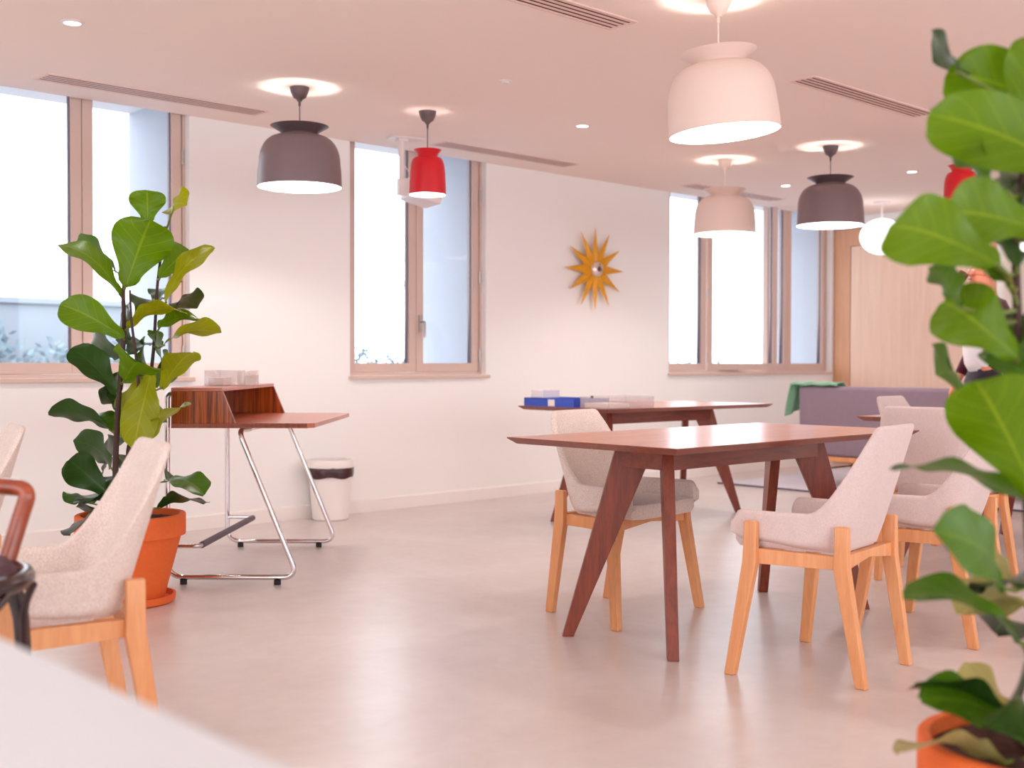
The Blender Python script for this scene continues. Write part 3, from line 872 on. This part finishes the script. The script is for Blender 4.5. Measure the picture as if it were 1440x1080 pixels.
# clear letter tray on the desk box
q = cam_xy(-1.405, 5.93)
t = thing('letter_tray', 'clear acrylic letter tray with white papers on the desk box', 'letter tray', (q[0], q[1], .899), -YAW-.0095)
a = MB(); a.box(-.10, .10, -.15, .15, 0, .003); a.box(-.10, -.097, -.15, .15, .003, .075); a.box(.097, .10, -.15, .15, .003, .05); a.box(-.10, .10, .147, .15, .003, .075); a.box(-.10, .10, -.15, -.147, .003, .075)
a.build('tray', M['acrylic'], t)
MB().box(-.085, -.01, -.13, .02, .003, .04).build('paper_stack', M['paper'], t)
MB().box(.03, .09, -.02, .14, .003, .07).build('paper_stack', M['paper'], t)

# ------------------------------------------------------------------ waste bin
t = thing('waste_bin', 'white round waste bin with dark bag, beside the desk', 'bin', (4.405, 6.325, 0))
MB().lathe([(0, 0), (.108, 0), (.118, .01), (.143, .35), (.135, .352), (.110, .02), (0, .012)], 48).build('body', M['plastic'], t, smooth=True)
bg = MB(); prof = [(.146, .275), (.149, .30), (.148, .335), (.1445, .345), (.143, .30)]
bg.lathe(prof, 64, close=True)
bg.v = [(x*(1+.018*math.sin(9*math.atan2(y, x)+z*60)), y*(1+.018*math.sin(9*math.atan2(y, x)+z*60)), z+.006*math.sin(5*math.atan2(y, x))) for x, y, z in bg.v]
bg.build('bin_bag', M['bag'], t, smooth=True)
MB().lathe([(.149, .338), (.151, .345), (.142, .385), (.134, .388), (.14, .345)], 64, close=True).build('rim', M['plastic'], t, smooth=True)

# ------------------------------------------------------------------ things on the far table


def on_t2(x, y, z=.74):
    c, s = math.cos(-.044), math.sin(-.044)
    return (6.0+x*c-y*s, 4.995+x*s+y*c, z)


t = thing('blue_box', 'flat open blue box with a white label, on the far table', 'box', on_t2(-.62, .14), -.044)
a = MB(); h = .052
a.box(-.15, .15, -.23, .23, 0, .004); a.box(-.15, -.146, -.23, .23, .004, h); a.box(.146, .15, -.23, .23, .004, h); a.box(-.15, .15, -.23, -.226, .004, h); a.box(-.15, .15, .226, .23, .004, h)
a.box(-.146, .146, -.03, -.026, .004, h)
a.build('tray', M['blue'], t)
MB().box(-.1515, -.1502, -.055, .005, .004, .045).build('label_sticker', M['paper'], t)
MB().box(-.15, .15, .02, .22, h-.01, h).build('lid', M['blue'], t)
tag(MB().box(-.075, .075, -.055, .055, 0, .05).build('paper_stack', M['paper'], loc=on_t2(-.66, .29, .792), rot=(0, 0, -.044), bevel=.003), 'small stack of white paper on the left end of the blue box', 'paper')
t = thing('clear_tray', 'low clear plastic tray with white sheets, right of the blue box', 'tray', on_t2(-.55, -.24), -.044)
a = MB(); a.box(-.2, .2, -.12, .12, 0, .003); a.box(-.2, -.197, -.12, .12, .003, .07); a.box(.197, .2, -.12, .12, .003, .07); a.box(-.2, .2, -.12, -.117, .003, .07); a.box(-.2, .2, .117, .12, .003, .07)
a.build('tray', M['acrylic'], t)
MB().box(-.18, .0, -.1, .1, .003, .03).build('paper_stack', M['paper'], t)
MB().lathe([(0, 0), (.009, 0), (.009, .012), (0, .012)], 12, c=(-.1985, .02, .064)).build('clip', M['clockdark'], t)
tag(MB().box(-.12, .12, -.09, .09, 0, .03).build('pink_sheen', M['pink'], loc=on_t2(-.2, -.02), rot=(0, 0, -.044), bevel=.002), 'pale pink folder on the far table, a reflection built as a block', 'sheen')  # tabletop reflection modelled as a solid pink block

# ------------------------------------------------------------------ sofa, throw, rug
tag(MB().box(8.07, 10.5, 1.4, 5.97, .0005, .012).build('rug', M['rug'], bevel=.002), 'pale lavender rug under the sofa', 'rug')
rb = MB(); rb.box(8.062, 8.074, 1.4, 5.97, .0005, .014); bpy.data.objects['rug']
o = rb.build('rug_binding', M['rugedge']); o.parent = bpy.data.objects['rug']
t = thing('sofa', 'mauve grey high-backed sofa seen from behind, on beech legs', 'sofa', (8.4, 2.6, .0145))
SL = 2.82
MB().box(.015, .115, 0, SL, .245, .812).build('backrest', M['sofafab'], t, bevel=.035, seg=4)
MB().box(.10, .78, .0, SL, .245, .42).build('seat', M['sofafab'], t, bevel=.03, seg=3)
for y in (.02, SL/2+.01): MB().box(.20, .77, y, y+SL/2-.03, .42, .46).build('seat_cushion', M['sofafab'], t, bevel=.02, seg=3)
MB().box(.015, .76, .0, SL, .205, .245).build('base_frame', M['beech'], t, bevel=.004)
for x in (.035, .72):
    for y in (.1, SL-.1):
        MB().prism([(x-.012, 0), (x+.012, 0), (x+.02, .205), (x-.02, .205)], 'y', y-.018, y+.018).build('leg', M['beech'], t, bevel=.003)
MB().tube([(.035, SL-.1, .12), (.72, SL-.1, .12)], .006, 8).build('stretcher', M['rubber'], t, smooth=True)
# throw draped over the far end of the back
th = MB(); nu, nv = 22, 26; V = []
path = round_path([(8.42, 5.475, .56), (8.425, 5.462, .80), (8.44, 5.40, .838), (8.49, 5.10, .842), (8.535, 5.0, .842)], .04, 4)
for i in range(nu+1):
    u = i/nu; y = 5.472 - .42*u
    for j in range(nv+1):
        v = j/nv
        # cross-section over the back: front short lip, top, rear hang
        prof = [(8.405, .822), (8.41, .832), (8.435, .838), (8.50, .842), (8.530, .815), (8.538, .60)]
        k = v*(len(prof)-1); a0 = int(min(k, len(prof)-2)); f_ = k-a0
        x = prof[a0][0]*(1-f_)+prof[a0+1][0]*f_; z = prof[a0][1]*(1-f_)+prof[a0+1][1]*f_
        z += .004*math.sin(u*17+v*5); x += .004*math.sin(u*23)*v
        V.append((x, y, z+.008))
F = [(i*(nv+1)+j, (i+1)*(nv+1)+j, (i+1)*(nv+1)+j+1, i*(nv+1)+j+1) for i in range(nu) for j in range(nv)]
th.add(V, F)
V = []                                                     # end hang, facing left
for i in range(13):
    for j in range(15):
        u, v = i/12, j/14
        x = 8.405+.17*u - .03*v*(1-u); z = .846 - v*(.27-.05*u) ; y = 5.474+.012*math.sin(u*9+v*2)+.03*v
        V.append((x, y, z))
th.add(V, [(i*15+j, (i+1)*15+j, (i+1)*15+j+1, i*15+j+1) for i in range(12) for j in range(14)])
o = th.build('throw_blanket', M['throw'], smooth=True)
s = o.modifiers.new('thick', 'SOLIDIFY'); s.thickness = .012; s.offset = 1
tag(o, 'green woollen throw draped over the end of the sofa back', 'blanket')


# ------------------------------------------------------------------ fiddle leaf figs
def wprof(u):
    sm = lambda x: (lambda q: q*q*(3-2*q))(max(0, min(1, x)))
    w = (.36 + .64*sm((u-.12)/.5)) * min(1, (u/.09+.05))**.6
    if u > .70: w *= math.sqrt(max(.0, 1-((u-.70)/.302)**2))
    return max(.012, w)


def add_leaf(mb, base, tip, width, roll, arch=.12, fold=.18, mi=0, ph=0.):
    base, tip = Vector(base), Vector(tip); ax = tip-base; L = ax.length; ax.normalize()
    mid = (base+tip)/2; c = (Vector((0, 0, HC))-mid).normalized()
    n0 = (c-ax*c.dot(ax)).normalized(); s0 = ax.cross(n0)
    n = n0*math.cos(roll)+s0*math.sin(roll); s = s0*math.cos(roll)-n0*math.sin(roll)
    if n.z < 0 and False: n = -n
    up = 1 if n.z >= 0 else -1
    nu, nv = 18, 10; V = []; U = []
    for i in range(nu+1):
        u = i/nu; w = wprof(u)*width/2
        for j in range(nv+1):
            v = -1+2*j/nv
            P = base + ax*(u*L) + n*up*(arch*L*math.sin(PI*u)*.9 + fold*w*abs(v)**1.3)
            P += s*(v*w)
            P += n*(.055*width*math.sin(u*15+ph+(1.7 if v > 0 else 0))*abs(v)**2.2)
            P.z -= .10*L*u**3
            V.append(P); U.append((u, (v+1)/2))
    F = [(i*(nv+1)+j, (i+1)*(nv+1)+j, (i+1)*(nv+1)+j+1, i*(nv+1)+j+1) for i in range(nu) for j in range(nv)]
    mb.add(V, F, U, mi)


LM = [M['leaf_bright'], M['leaf_yellow'], M['leaf_mid'], M['leaf_dark'], M['leaf_pale'], M['petiole']]
KI = dict(b=0, y=1, m=2, d=3, p=4)


def fig_plant(pos, label, stems, leaves, Dp, potR, potH, Wl, Ll):
    t = thing('potted_fig', label, 'potted plant', (pos[0], pos[1], 0))
    org = Vector((pos[0], pos[1], 0))
    so = [(0, .0), (potR*1.02, .0), (potR*1.08, .008), (potR*1.10, .035), (potR*1.04, .036), (potR*1.0, .014), (0, .012)]
    so = [(r*.74, z) for r, z in so]
    MB().lathe(so, 48).build('saucer', M['terracotta'], t, smooth=True)
    rb_ = potR*.60
    pr_ = [(0, .013), (rb_, .013), (potR*.92, potH*.76), (potR, potH*.765), (potR*1.0, potH*.99), (potR*.985, potH), (potR*.90, potH), (potR*.885, potH*.9), (0, potH*.895)]
    MB().lathe(pr_, 64).build('pot', M['terracotta'], t, smooth=True)
    sl = MB(); random.seed(5); rings = 9; nn = 36; V = [(0, 0, potH*.93)]
    for r in range(1, rings+1):
        for k in range(nn):
            rr = potR*.885*r/rings; a = 2*PI*k/nn
            V.append((rr*math.cos(a), rr*math.sin(a), potH*.925+random.uniform(-.008, .012)*(1 if r < rings else .2)))
    F = [(0, 1+k, 1+(k+1) % nn) for k in range(nn)]
    for r in range(rings-1): F += [(1+r*nn+k, 1+(r+1)*nn+k, 1+(r+1)*nn+(k+1) % nn, 1+r*nn+(k+1) % nn) for k in range(nn)]
    sl.add(V, F).build('soil', M['soil'], t, smooth=True)
    allp = []
    for st in stems:
        pts = [Vector(p) if len(p) == 3 and isinstance(p, Vector) else at(*p) for p in st[0]]
        pts = round_path(pts, .08, 4)
        n = len(pts)
        MB().tube([p-org for p in pts], [st[1]*(1-.55*i/(n-1)) for i in range(n)], 10).build('stem', M['bark'], t, smooth=True)
        for i in range(n-1):
            for k in range(6): allp.append(pts[i].lerp(pts[i+1], k/6))
    mbs = MB(); pet = MB(); random.seed(21)
    for i, lf in enumerate(leaves):
        (x0_, y0_), (x1_, y1_), w_, col = lf[:4]
        dd = lf[4] if len(lf) > 4 else random.uniform(-.08, .08)
        sgn = lf[5] if len(lf) > 5 else random.choice((-1, 1))
        b0 = at(x0_, y0_, Dp+dd*.4)
        l2 = math.hypot(x1_-x0_, y1_-y0_)/FPX*Dp
        dz = math.sqrt(max(0, Ll**2-l2**2))*.8*sgn
        dz = max(-.2, min(.2, dz))
        b1 = at(x1_, y1_, Dp+dd+dz)
        wm = w_/FPX*Dp
        W = max(Wl, wm); roll = math.acos(min(1, wm/W))*(1 if (i % 2) else -1)
        roll = roll*(.9 if w_ > 26 else .97)
        if w_ > 40 and (col in 'by' or sgn == 0): roll = 0
        add_leaf(mbs, b0-org, b1-org, W, roll, random.uniform(.05, .13), random.uniform(.1, .25), KI[col], i*1.3)
        near = min(allp, key=lambda q: (q-b0).length + max(0, q.z-b0.z)*1.5)
        if (near-b0).length < .3:
            mid = (near+b0)/2 - Vector((0, 0, .01)); k0 = len(mbs.f)
            mbs.tube([near-org, mid-org, b0-org+(b1-b0)*.04], [.005, .0042, .0038], 6)
            for q in range(k0, len(mbs.f)): mbs.mi[q] = 5
    # add_leaf measured its facing from the camera in world space, so shift back
    fo = mbs.build('foliage', LM, t, smooth=True)
    return t


P1 = cam_xy((183-720)/FPX*4.98, 4.98)
D1 = 4.98
org1 = Vector((P1[0], P1[1], 0))
stems1 = [([(168, 735, 4.96), (162, 664, 4.96), (167, 555, 4.97), (175, 470, 4.97), (172, 400, 4.98), (190, 330, 5.0)], .014),
          ([(176, 735, 5.02), (182, 622, 5.03), (204, 600, 5.06), (216, 495, 5.06), (221, 394, 5.04), (232, 320, 5.03)], .011),
          ([(172, 735, 4.92), (190, 600, 4.9), (196, 540, 4.9), (184, 450, 4.92), (182, 410, 4.93)], .009)]
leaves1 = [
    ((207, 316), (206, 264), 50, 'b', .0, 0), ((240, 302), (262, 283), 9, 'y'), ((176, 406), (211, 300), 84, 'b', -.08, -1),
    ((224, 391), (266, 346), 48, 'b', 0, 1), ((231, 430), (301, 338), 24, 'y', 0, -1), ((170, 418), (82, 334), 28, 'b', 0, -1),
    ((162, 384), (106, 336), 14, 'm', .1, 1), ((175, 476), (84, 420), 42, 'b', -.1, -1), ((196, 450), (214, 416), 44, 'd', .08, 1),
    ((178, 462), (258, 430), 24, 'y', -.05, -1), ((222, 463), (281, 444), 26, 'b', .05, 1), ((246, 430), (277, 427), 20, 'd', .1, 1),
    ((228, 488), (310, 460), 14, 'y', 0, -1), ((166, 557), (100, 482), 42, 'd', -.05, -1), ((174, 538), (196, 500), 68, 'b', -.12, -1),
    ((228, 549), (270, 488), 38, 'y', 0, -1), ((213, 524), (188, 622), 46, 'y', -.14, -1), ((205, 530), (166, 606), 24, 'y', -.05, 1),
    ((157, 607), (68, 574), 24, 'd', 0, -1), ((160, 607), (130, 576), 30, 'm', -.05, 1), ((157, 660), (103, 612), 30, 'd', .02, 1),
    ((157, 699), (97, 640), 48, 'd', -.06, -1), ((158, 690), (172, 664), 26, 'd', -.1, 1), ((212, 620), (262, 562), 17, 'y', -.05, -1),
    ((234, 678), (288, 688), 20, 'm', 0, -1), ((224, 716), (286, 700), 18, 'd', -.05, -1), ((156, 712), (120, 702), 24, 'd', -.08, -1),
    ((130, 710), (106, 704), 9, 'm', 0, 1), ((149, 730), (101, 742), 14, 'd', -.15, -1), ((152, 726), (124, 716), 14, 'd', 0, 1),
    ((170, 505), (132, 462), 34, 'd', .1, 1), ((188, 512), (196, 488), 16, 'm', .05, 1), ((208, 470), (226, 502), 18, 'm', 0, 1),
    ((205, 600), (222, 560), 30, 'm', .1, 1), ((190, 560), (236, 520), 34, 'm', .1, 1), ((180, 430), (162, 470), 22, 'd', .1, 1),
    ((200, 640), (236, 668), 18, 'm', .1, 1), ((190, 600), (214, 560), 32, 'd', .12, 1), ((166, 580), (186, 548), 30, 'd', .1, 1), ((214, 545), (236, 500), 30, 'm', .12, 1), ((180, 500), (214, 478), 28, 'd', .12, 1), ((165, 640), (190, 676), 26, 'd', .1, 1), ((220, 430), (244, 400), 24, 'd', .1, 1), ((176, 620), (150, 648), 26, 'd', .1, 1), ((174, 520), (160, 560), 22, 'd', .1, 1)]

P2 = cam_xy((1468-720)/FPX*2.06, 2.06)
stems2 = [([(1470, 1045, 2.08), (1452, 800, 2.10), (1436, 560, 2.12), (1426, 340, 2.13), (1442, 200, 2.13), (1462, 60, 2.13)], .011),
          ([(1485, 1045, 2.1), (1500, 700, 2.12), (1490, 400, 2.12), (1500, 150, 2.12)], .012)]
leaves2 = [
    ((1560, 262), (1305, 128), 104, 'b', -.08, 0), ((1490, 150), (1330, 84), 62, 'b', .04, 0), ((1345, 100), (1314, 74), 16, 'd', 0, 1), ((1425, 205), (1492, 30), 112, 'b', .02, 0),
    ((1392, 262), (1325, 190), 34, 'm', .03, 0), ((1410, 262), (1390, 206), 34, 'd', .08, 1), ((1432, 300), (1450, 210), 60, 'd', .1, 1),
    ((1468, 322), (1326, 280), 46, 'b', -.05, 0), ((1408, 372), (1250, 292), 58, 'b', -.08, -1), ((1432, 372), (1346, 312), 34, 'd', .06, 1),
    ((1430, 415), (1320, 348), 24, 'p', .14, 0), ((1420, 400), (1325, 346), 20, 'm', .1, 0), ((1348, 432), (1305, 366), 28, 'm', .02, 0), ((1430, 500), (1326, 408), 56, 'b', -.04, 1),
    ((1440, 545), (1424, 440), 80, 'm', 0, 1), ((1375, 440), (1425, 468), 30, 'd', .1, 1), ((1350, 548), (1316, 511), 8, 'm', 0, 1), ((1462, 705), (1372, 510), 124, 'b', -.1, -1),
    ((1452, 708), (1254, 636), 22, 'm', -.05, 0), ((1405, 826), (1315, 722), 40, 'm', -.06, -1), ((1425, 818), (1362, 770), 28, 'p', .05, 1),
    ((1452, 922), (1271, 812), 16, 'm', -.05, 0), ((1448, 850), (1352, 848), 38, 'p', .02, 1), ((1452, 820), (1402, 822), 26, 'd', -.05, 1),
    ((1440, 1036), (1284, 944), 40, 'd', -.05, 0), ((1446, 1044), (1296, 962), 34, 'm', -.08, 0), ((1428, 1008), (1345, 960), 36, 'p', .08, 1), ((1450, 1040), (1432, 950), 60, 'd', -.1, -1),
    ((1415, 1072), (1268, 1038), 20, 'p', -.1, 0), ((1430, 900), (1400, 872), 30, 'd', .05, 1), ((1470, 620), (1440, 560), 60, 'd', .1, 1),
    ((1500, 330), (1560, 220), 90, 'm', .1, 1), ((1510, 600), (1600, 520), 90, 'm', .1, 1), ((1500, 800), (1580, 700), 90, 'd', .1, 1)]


_orig = add_leaf
_cam = {'o': Vector((0, 0, 0))}


def add_leaf(mb, base, tip, width, roll, arch=.12, fold=.18, mi=0, ph=0.):
    """leaf blade from stalk to tip, in plant space"""
    start = len(mb.v); o = _cam['o']
    _orig(mb, Vector(base)+o, Vector(tip)+o, width, roll, arch, fold, mi, ph)
    for k in range(start, len(mb.v)): mb.v[k] = (mb.v[k][0]-o.x, mb.v[k][1]-o.y, mb.v[k][2]-o.z)


_cam['o'] = org1
fig_plant(P1, 'fiddle leaf fig in a terracotta pot by the left window and desk', stems1, leaves1, D1, .225, .375, .15, .28)
_cam['o'] = Vector((P2[0], P2[1], 0))
fig_plant(P2, 'fiddle leaf fig in the right foreground, cut off by the right edge', stems2, leaves2, 2.05, .205, .355, .125, .24)


# ------------------------------------------------------------------ person drinking
def skin(name, pts, edges, radii, mat, parent, root=0, sub=1):
    me = bpy.data.meshes.new(name); me.from_pydata([tuple(p) for p in pts], edges, [])
    o = bpy.data.objects.new(name, me); COL.objects.link(o)
    m = o.modifiers.new('skin', 'SKIN'); m.use_smooth_shade = True
    for i, r in enumerate(radii):
        sv = me.skin_vertices[0].data[i]
        sv.radius = r if isinstance(r, tuple) else (r, r); sv.use_root = (i == root)
    if sub:
        s = o.modifiers.new('s', 'SUBSURF'); s.levels = sub; s.render_levels = sub
    dg = bpy.context.evaluated_depsgraph_get(); dg.update()
    nm = bpy.data.meshes.new_from_object(o.evaluated_get(dg))
    bpy.data.objects.remove(o)
    nm.materials.clear(); nm.materials.append(mat)
    nm.polygons.foreach_set('use_smooth', [True]*len(nm.polygons))
    q = bpy.data.objects.new(name, nm); COL.objects.link(q); q.parent = parent
    return q


hx_, hy_ = cam_xy((1384-720)/FPX*7.9, 7.9)
pp = thing('person', 'person in maroon jacket and white shirt drinking from a cup, behind the right-hand plant', 'person', (hx_, hy_, 0), YAW+PI/2-YAW*2+.0)
pp.rotation_euler = (0, 0, math.atan2(CX[0], -CX[1]))       # local +y looks to the left of the picture
# local: y forward, x to the person's right, z up
P = {'pel': (0, 0, .95), 'ab': (0, .015, 1.10), 'ch': (0, .01, 1.28), 'sh': (0, -.01, 1.42), 'nk': (0, .0, 1.49), 'hb': (0, .02, 1.545), 'hm': (0, .035, 1.60), 'ht': (0, .02, 1.68),
     'chin': (0, .085, 1.535)}
pts = []; ed = []; rad = []; idx = {}


def add(n, p, r, fr=None):
    idx[n] = len(pts); pts.append(p); rad.append(r)
    if fr: ed.append((idx[fr], idx[n]))


add('pel', P['pel'], (.10, .08)); add('ab', P['ab'], (.095, .08), 'pel'); add('ch', P['ch'], (.11, .085), 'ab'); add('sh', P['sh'], (.09, .06), 'ch')
add('nk', P['nk'], .055, 'sh'); add('hb', (0, .025, 1.555), (.065, .075), 'nk'); add('hm', (0, .015, 1.62), (.075, .095), 'hb'); add('ht', (0, .0, 1.685), (.06, .075), 'hm')
add('chin', (0, .085, 1.54), (.032, .028), 'hb'); add('nose', (0, .118, 1.615), (.012, .012), 'hm')
for s, n in ((1, 'r'), (-1, 'l')):
    add('hip'+n, (s*.09, 0, .88), .065, 'pel'); add('kn'+n, (s*.10, .02, .49), .045, 'hip'+n); add('an'+n, (s*.10, -.02, .09), .038, 'kn'+n); add('toe'+n, (s*.11, .13, .035), .03, 'an'+n)
    add('so'+n, (s*.185, -.01, 1.39), .055, 'sh')
# person's left side is nearer the camera when looking left: left arm raised to the mouth
add('ell', (-.25, .13, 1.20), .042, 'sol'); add('wrl', (-.09, .225, 1.485), .028, 'ell')
add('palml', (-.05, .205, 1.548), (.03, .02), 'wrl')
add('elr', (.24, -.03, 1.12), .042, 'sor'); add('wrr', (.22, .10, .89), .027, 'elr'); add('palmr', (.215, .13, .82), (.03, .018), 'wrr')
for k in range(4):
    add('fl%d' % k, (-.034+.004*k, .192+.0*k, 1.60-.019*k), .008, 'palml'); add('fm%d' % k, (.008, .204, 1.602-.019*k), .0075, 'fl%d' % k)
    add('fr%d' % k, (.205+.0*k, .15-.018*k, .75), .008, 'palmr'); add('fq%d' % k, (.195, .148-.018*k, .71+.006*k), .0075, 'fr%d' % k)
add('tl', (-.038, .172, 1.572), .009, 'palml'); add('tm', (-.012, .150, 1.572), .008, 'tl')
add('tr', (.195, .155, .80), .009, 'palmr'); add('tq', (.185, .16, .765), .008, 'tr')
skin('body', pts, ed, rad, M['skin'], pp, 0)
# shirt, jacket, trousers, shoes, hair
skin('shirt', [(0, .02, .92), (0, .035, 1.10), (0, .035, 1.28), (0, .01, 1.42), (0, .005, 1.475)], [(0, 1), (1, 2), (2, 3), (3, 4)], [(.15, .105), (.145, .118), (.15, .115), (.12, .085), (.064, .062)], M['shirt'], pp)
j = [(0, -.03, .90), (0, -.03, 1.12), (0, -.025, 1.28), (0, -.03, 1.40), (-.195, -.015, 1.385), (-.26, .125, 1.20), (-.12, .215, 1.44), (.195, -.015, 1.385), (.25, -.03, 1.12), (.225, .085, .92)]
skin('jacket', j, [(0, 1), (1, 2), (2, 3), (3, 4), (4, 5), (5, 6), (3, 7), (7, 8), (8, 9)], [(.178, .115), (.165, .112), (.178, .115), (.14, .085), .07, .056, .042, .07, .056, .042], M['jacket'], pp)
tr_ = [(0, 0, 1.03), (0, 0, .90), (.095, 0, .82), (.105, .02, .49), (.105, -.02, .08), (-.095, 0, .82), (-.105, .02, .49), (-.105, -.02, .08)]
skin('trousers', tr_, [(0, 1), (1, 2), (2, 3), (3, 4), (1, 5), (5, 6), (6, 7)], [(.155, .112), (.16, .115), .10, .075, .06, .10, .075, .06], M['trousers'], pp)
for s in (1, -1):
    skin('shoe', [(s*.105, -.06, .045), (s*.107, .05, .045), (s*.112, .15, .036)], [(0, 1), (1, 2)], [(.04, .042), (.045, .04), (.04, .032)], M['shoe'], pp)
skin('hair', [(0, -.03, 1.56), (0, -.035, 1.64), (0, -.005, 1.70), (0, .05, 1.705)], [(0, 1), (1, 2), (2, 3)], [(.06, .05), (.078, .065), (.078, .07), (.055, .03)], M['hair'], pp)
for s in (1, -1):
    MB().lathe([(0, -.011)]+[(.011*math.sin(k*PI/8), -.011*math.cos(k*PI/8)) for k in range(1, 8)]+[(0, .011)], 12, c=(s*.03, .094, 1.635)).build('eye', M['eye'], pp, smooth=True)
    MB().lathe([(0, -.03)]+[(.014*math.sin(k*PI/8), -.03*math.cos(k*PI/8)) for k in range(1, 8)]+[(0, .03)], 12, c=(s*.078, .01, 1.61)).build('ear', M['skin'], pp, smooth=True)
MB().box(-.022, .022, .098, .106, 1.572, 1.58).build('mouth', plain('lips', srgb(178, 84, 74), .5), pp, bevel=.003)
bpy.context.view_layer.update()
cw = pp.matrix_world @ Vector((-.002, .160, 1.588))
cup = MB(); cup.lathe([(0, -.045), (.022, -.045), (.03, -.03), (.034, .035), (.031, .036), (.027, -.03), (0, -.038)], 28)
cup.tube([(.032, 0, .02), (.052, 0, .015), (.054, 0, -.015), (.03, 0, -.022)], .004, 8)
o = cup.build('cup', M['cup'], smooth=True, loc=cw, rot=(0, 0, 0))
o.rotation_euler = (math.radians(35), 0, pp.rotation_euler.z)
tag(o, 'small brown cup held to the mouth of the person', 'cup')

# ------------------------------------------------------------------ light
wd = bpy.data.worlds.new('overcast_sky'); sc.world = wd; wd.use_nodes = True; nt = wd.node_tree
bg = nt.nodes['Background']
tc = N(nt, 'ShaderNodeTexCoord'); sp = N(nt, 'ShaderNodeSeparateXYZ'); nt.links.new(tc.outputs['Generated'], sp.inputs[0])
cr = N(nt, 'ShaderNodeValToRGB'); cr.color_ramp.elements[0].position = .45; cr.color_ramp.elements[0].color = (.85, .91, .98, 1)
cr.color_ramp.elements[1].position = .75; cr.color_ramp.elements[1].color = (.92, .96, 1., 1)
mr = N(nt, 'ShaderNodeMapRange'); mr.inputs['From Min'].default_value = -1; nt.links.new(sp.outputs[2], mr.inputs['Value'])
nt.links.new(mr.outputs[0], cr.inputs['Fac']); nt.links.new(cr.outputs['Color'], bg.inputs['Color'])
bg.inputs['Strength'].default_value = 3.1


def portal(loc, rot, sx, sy):
    L = bpy.data.lights.new('daylight_portal', 'AREA'); L.shape = 'RECTANGLE'; L.size = sx; L.size_y = sy
    L.cycles.is_portal = True
    o = bpy.data.objects.new('daylight_portal', L); COL.objects.link(o); o.location = loc; o.rotation_euler = rot


for a, b in WIN: portal(((a+b)/2, YO+.05, 1.78), (-PI/2, 0, 0), b-a, 1.7)
portal((-.2, YF-.25, 1.5), (PI/2, 0, 0), 3.6, 2.); portal((4., YF-.25, 1.5), (PI/2, 0, 0), 3.6, 2.); portal((8., YF-.25, 1.5), (PI/2, 0, 0), 3.2, 2.)
portal((XL-.25, 1.1, 1.5), (0, -PI/2, 0), 2., 7.)
L = bpy.data.lights.new('corridor_light', 'POINT'); L.energy = 10; L.color = (1, .86, .76); L.shadow_soft_size = .15
o = bpy.data.objects.new('corridor_light', L); COL.objects.link(o); o.location = (11.9, 4.2, 2.2)

# ------------------------------------------------------------------ camera
cd = bpy.data.cameras.new('camera'); cam = bpy.data.objects.new('camera', cd); COL.objects.link(cam); sc.camera = cam
cd.sensor_fit = 'HORIZONTAL'; cd.sensor_width = 36; cd.lens = FPX/1440*36; cd.clip_start = .05; cd.clip_end = 200
fwd = Vector((CZ[0]*math.cos(PITCH), CZ[1]*math.cos(PITCH), -math.sin(PITCH)))
q = fwd.to_track_quat('-Z', 'Y').to_matrix().to_4x4()
cam.matrix_world = Matrix.Translation((0, 0, HC)) @ q @ Matrix.Rotation(-ROLL, 4, 'Z')
cd.dof.use_dof = True; cd.dof.focus_distance = 4.6; cd.dof.aperture_fstop = 2.6

sc.view_settings.view_transform = 'Standard'; sc.view_settings.look = 'None'; sc.view_settings.gamma = 1; sc.view_settings.use_curve_mapping = False
sc.view_settings.exposure = 0.53
cy = sc.cycles
cy.use_denoising = True
try: cy.denoiser = 'OPENIMAGEDENOISE'
except Exception: pass
cy.max_bounces = 8; cy.diffuse_bounces = 5; cy.glossy_bounces = 3; cy.transmission_bounces = 4; cy.transparent_max_bounces = 10
cy.sample_clamp_indirect = 6; cy.caustics_reflective = False; cy.caustics_refractive = False
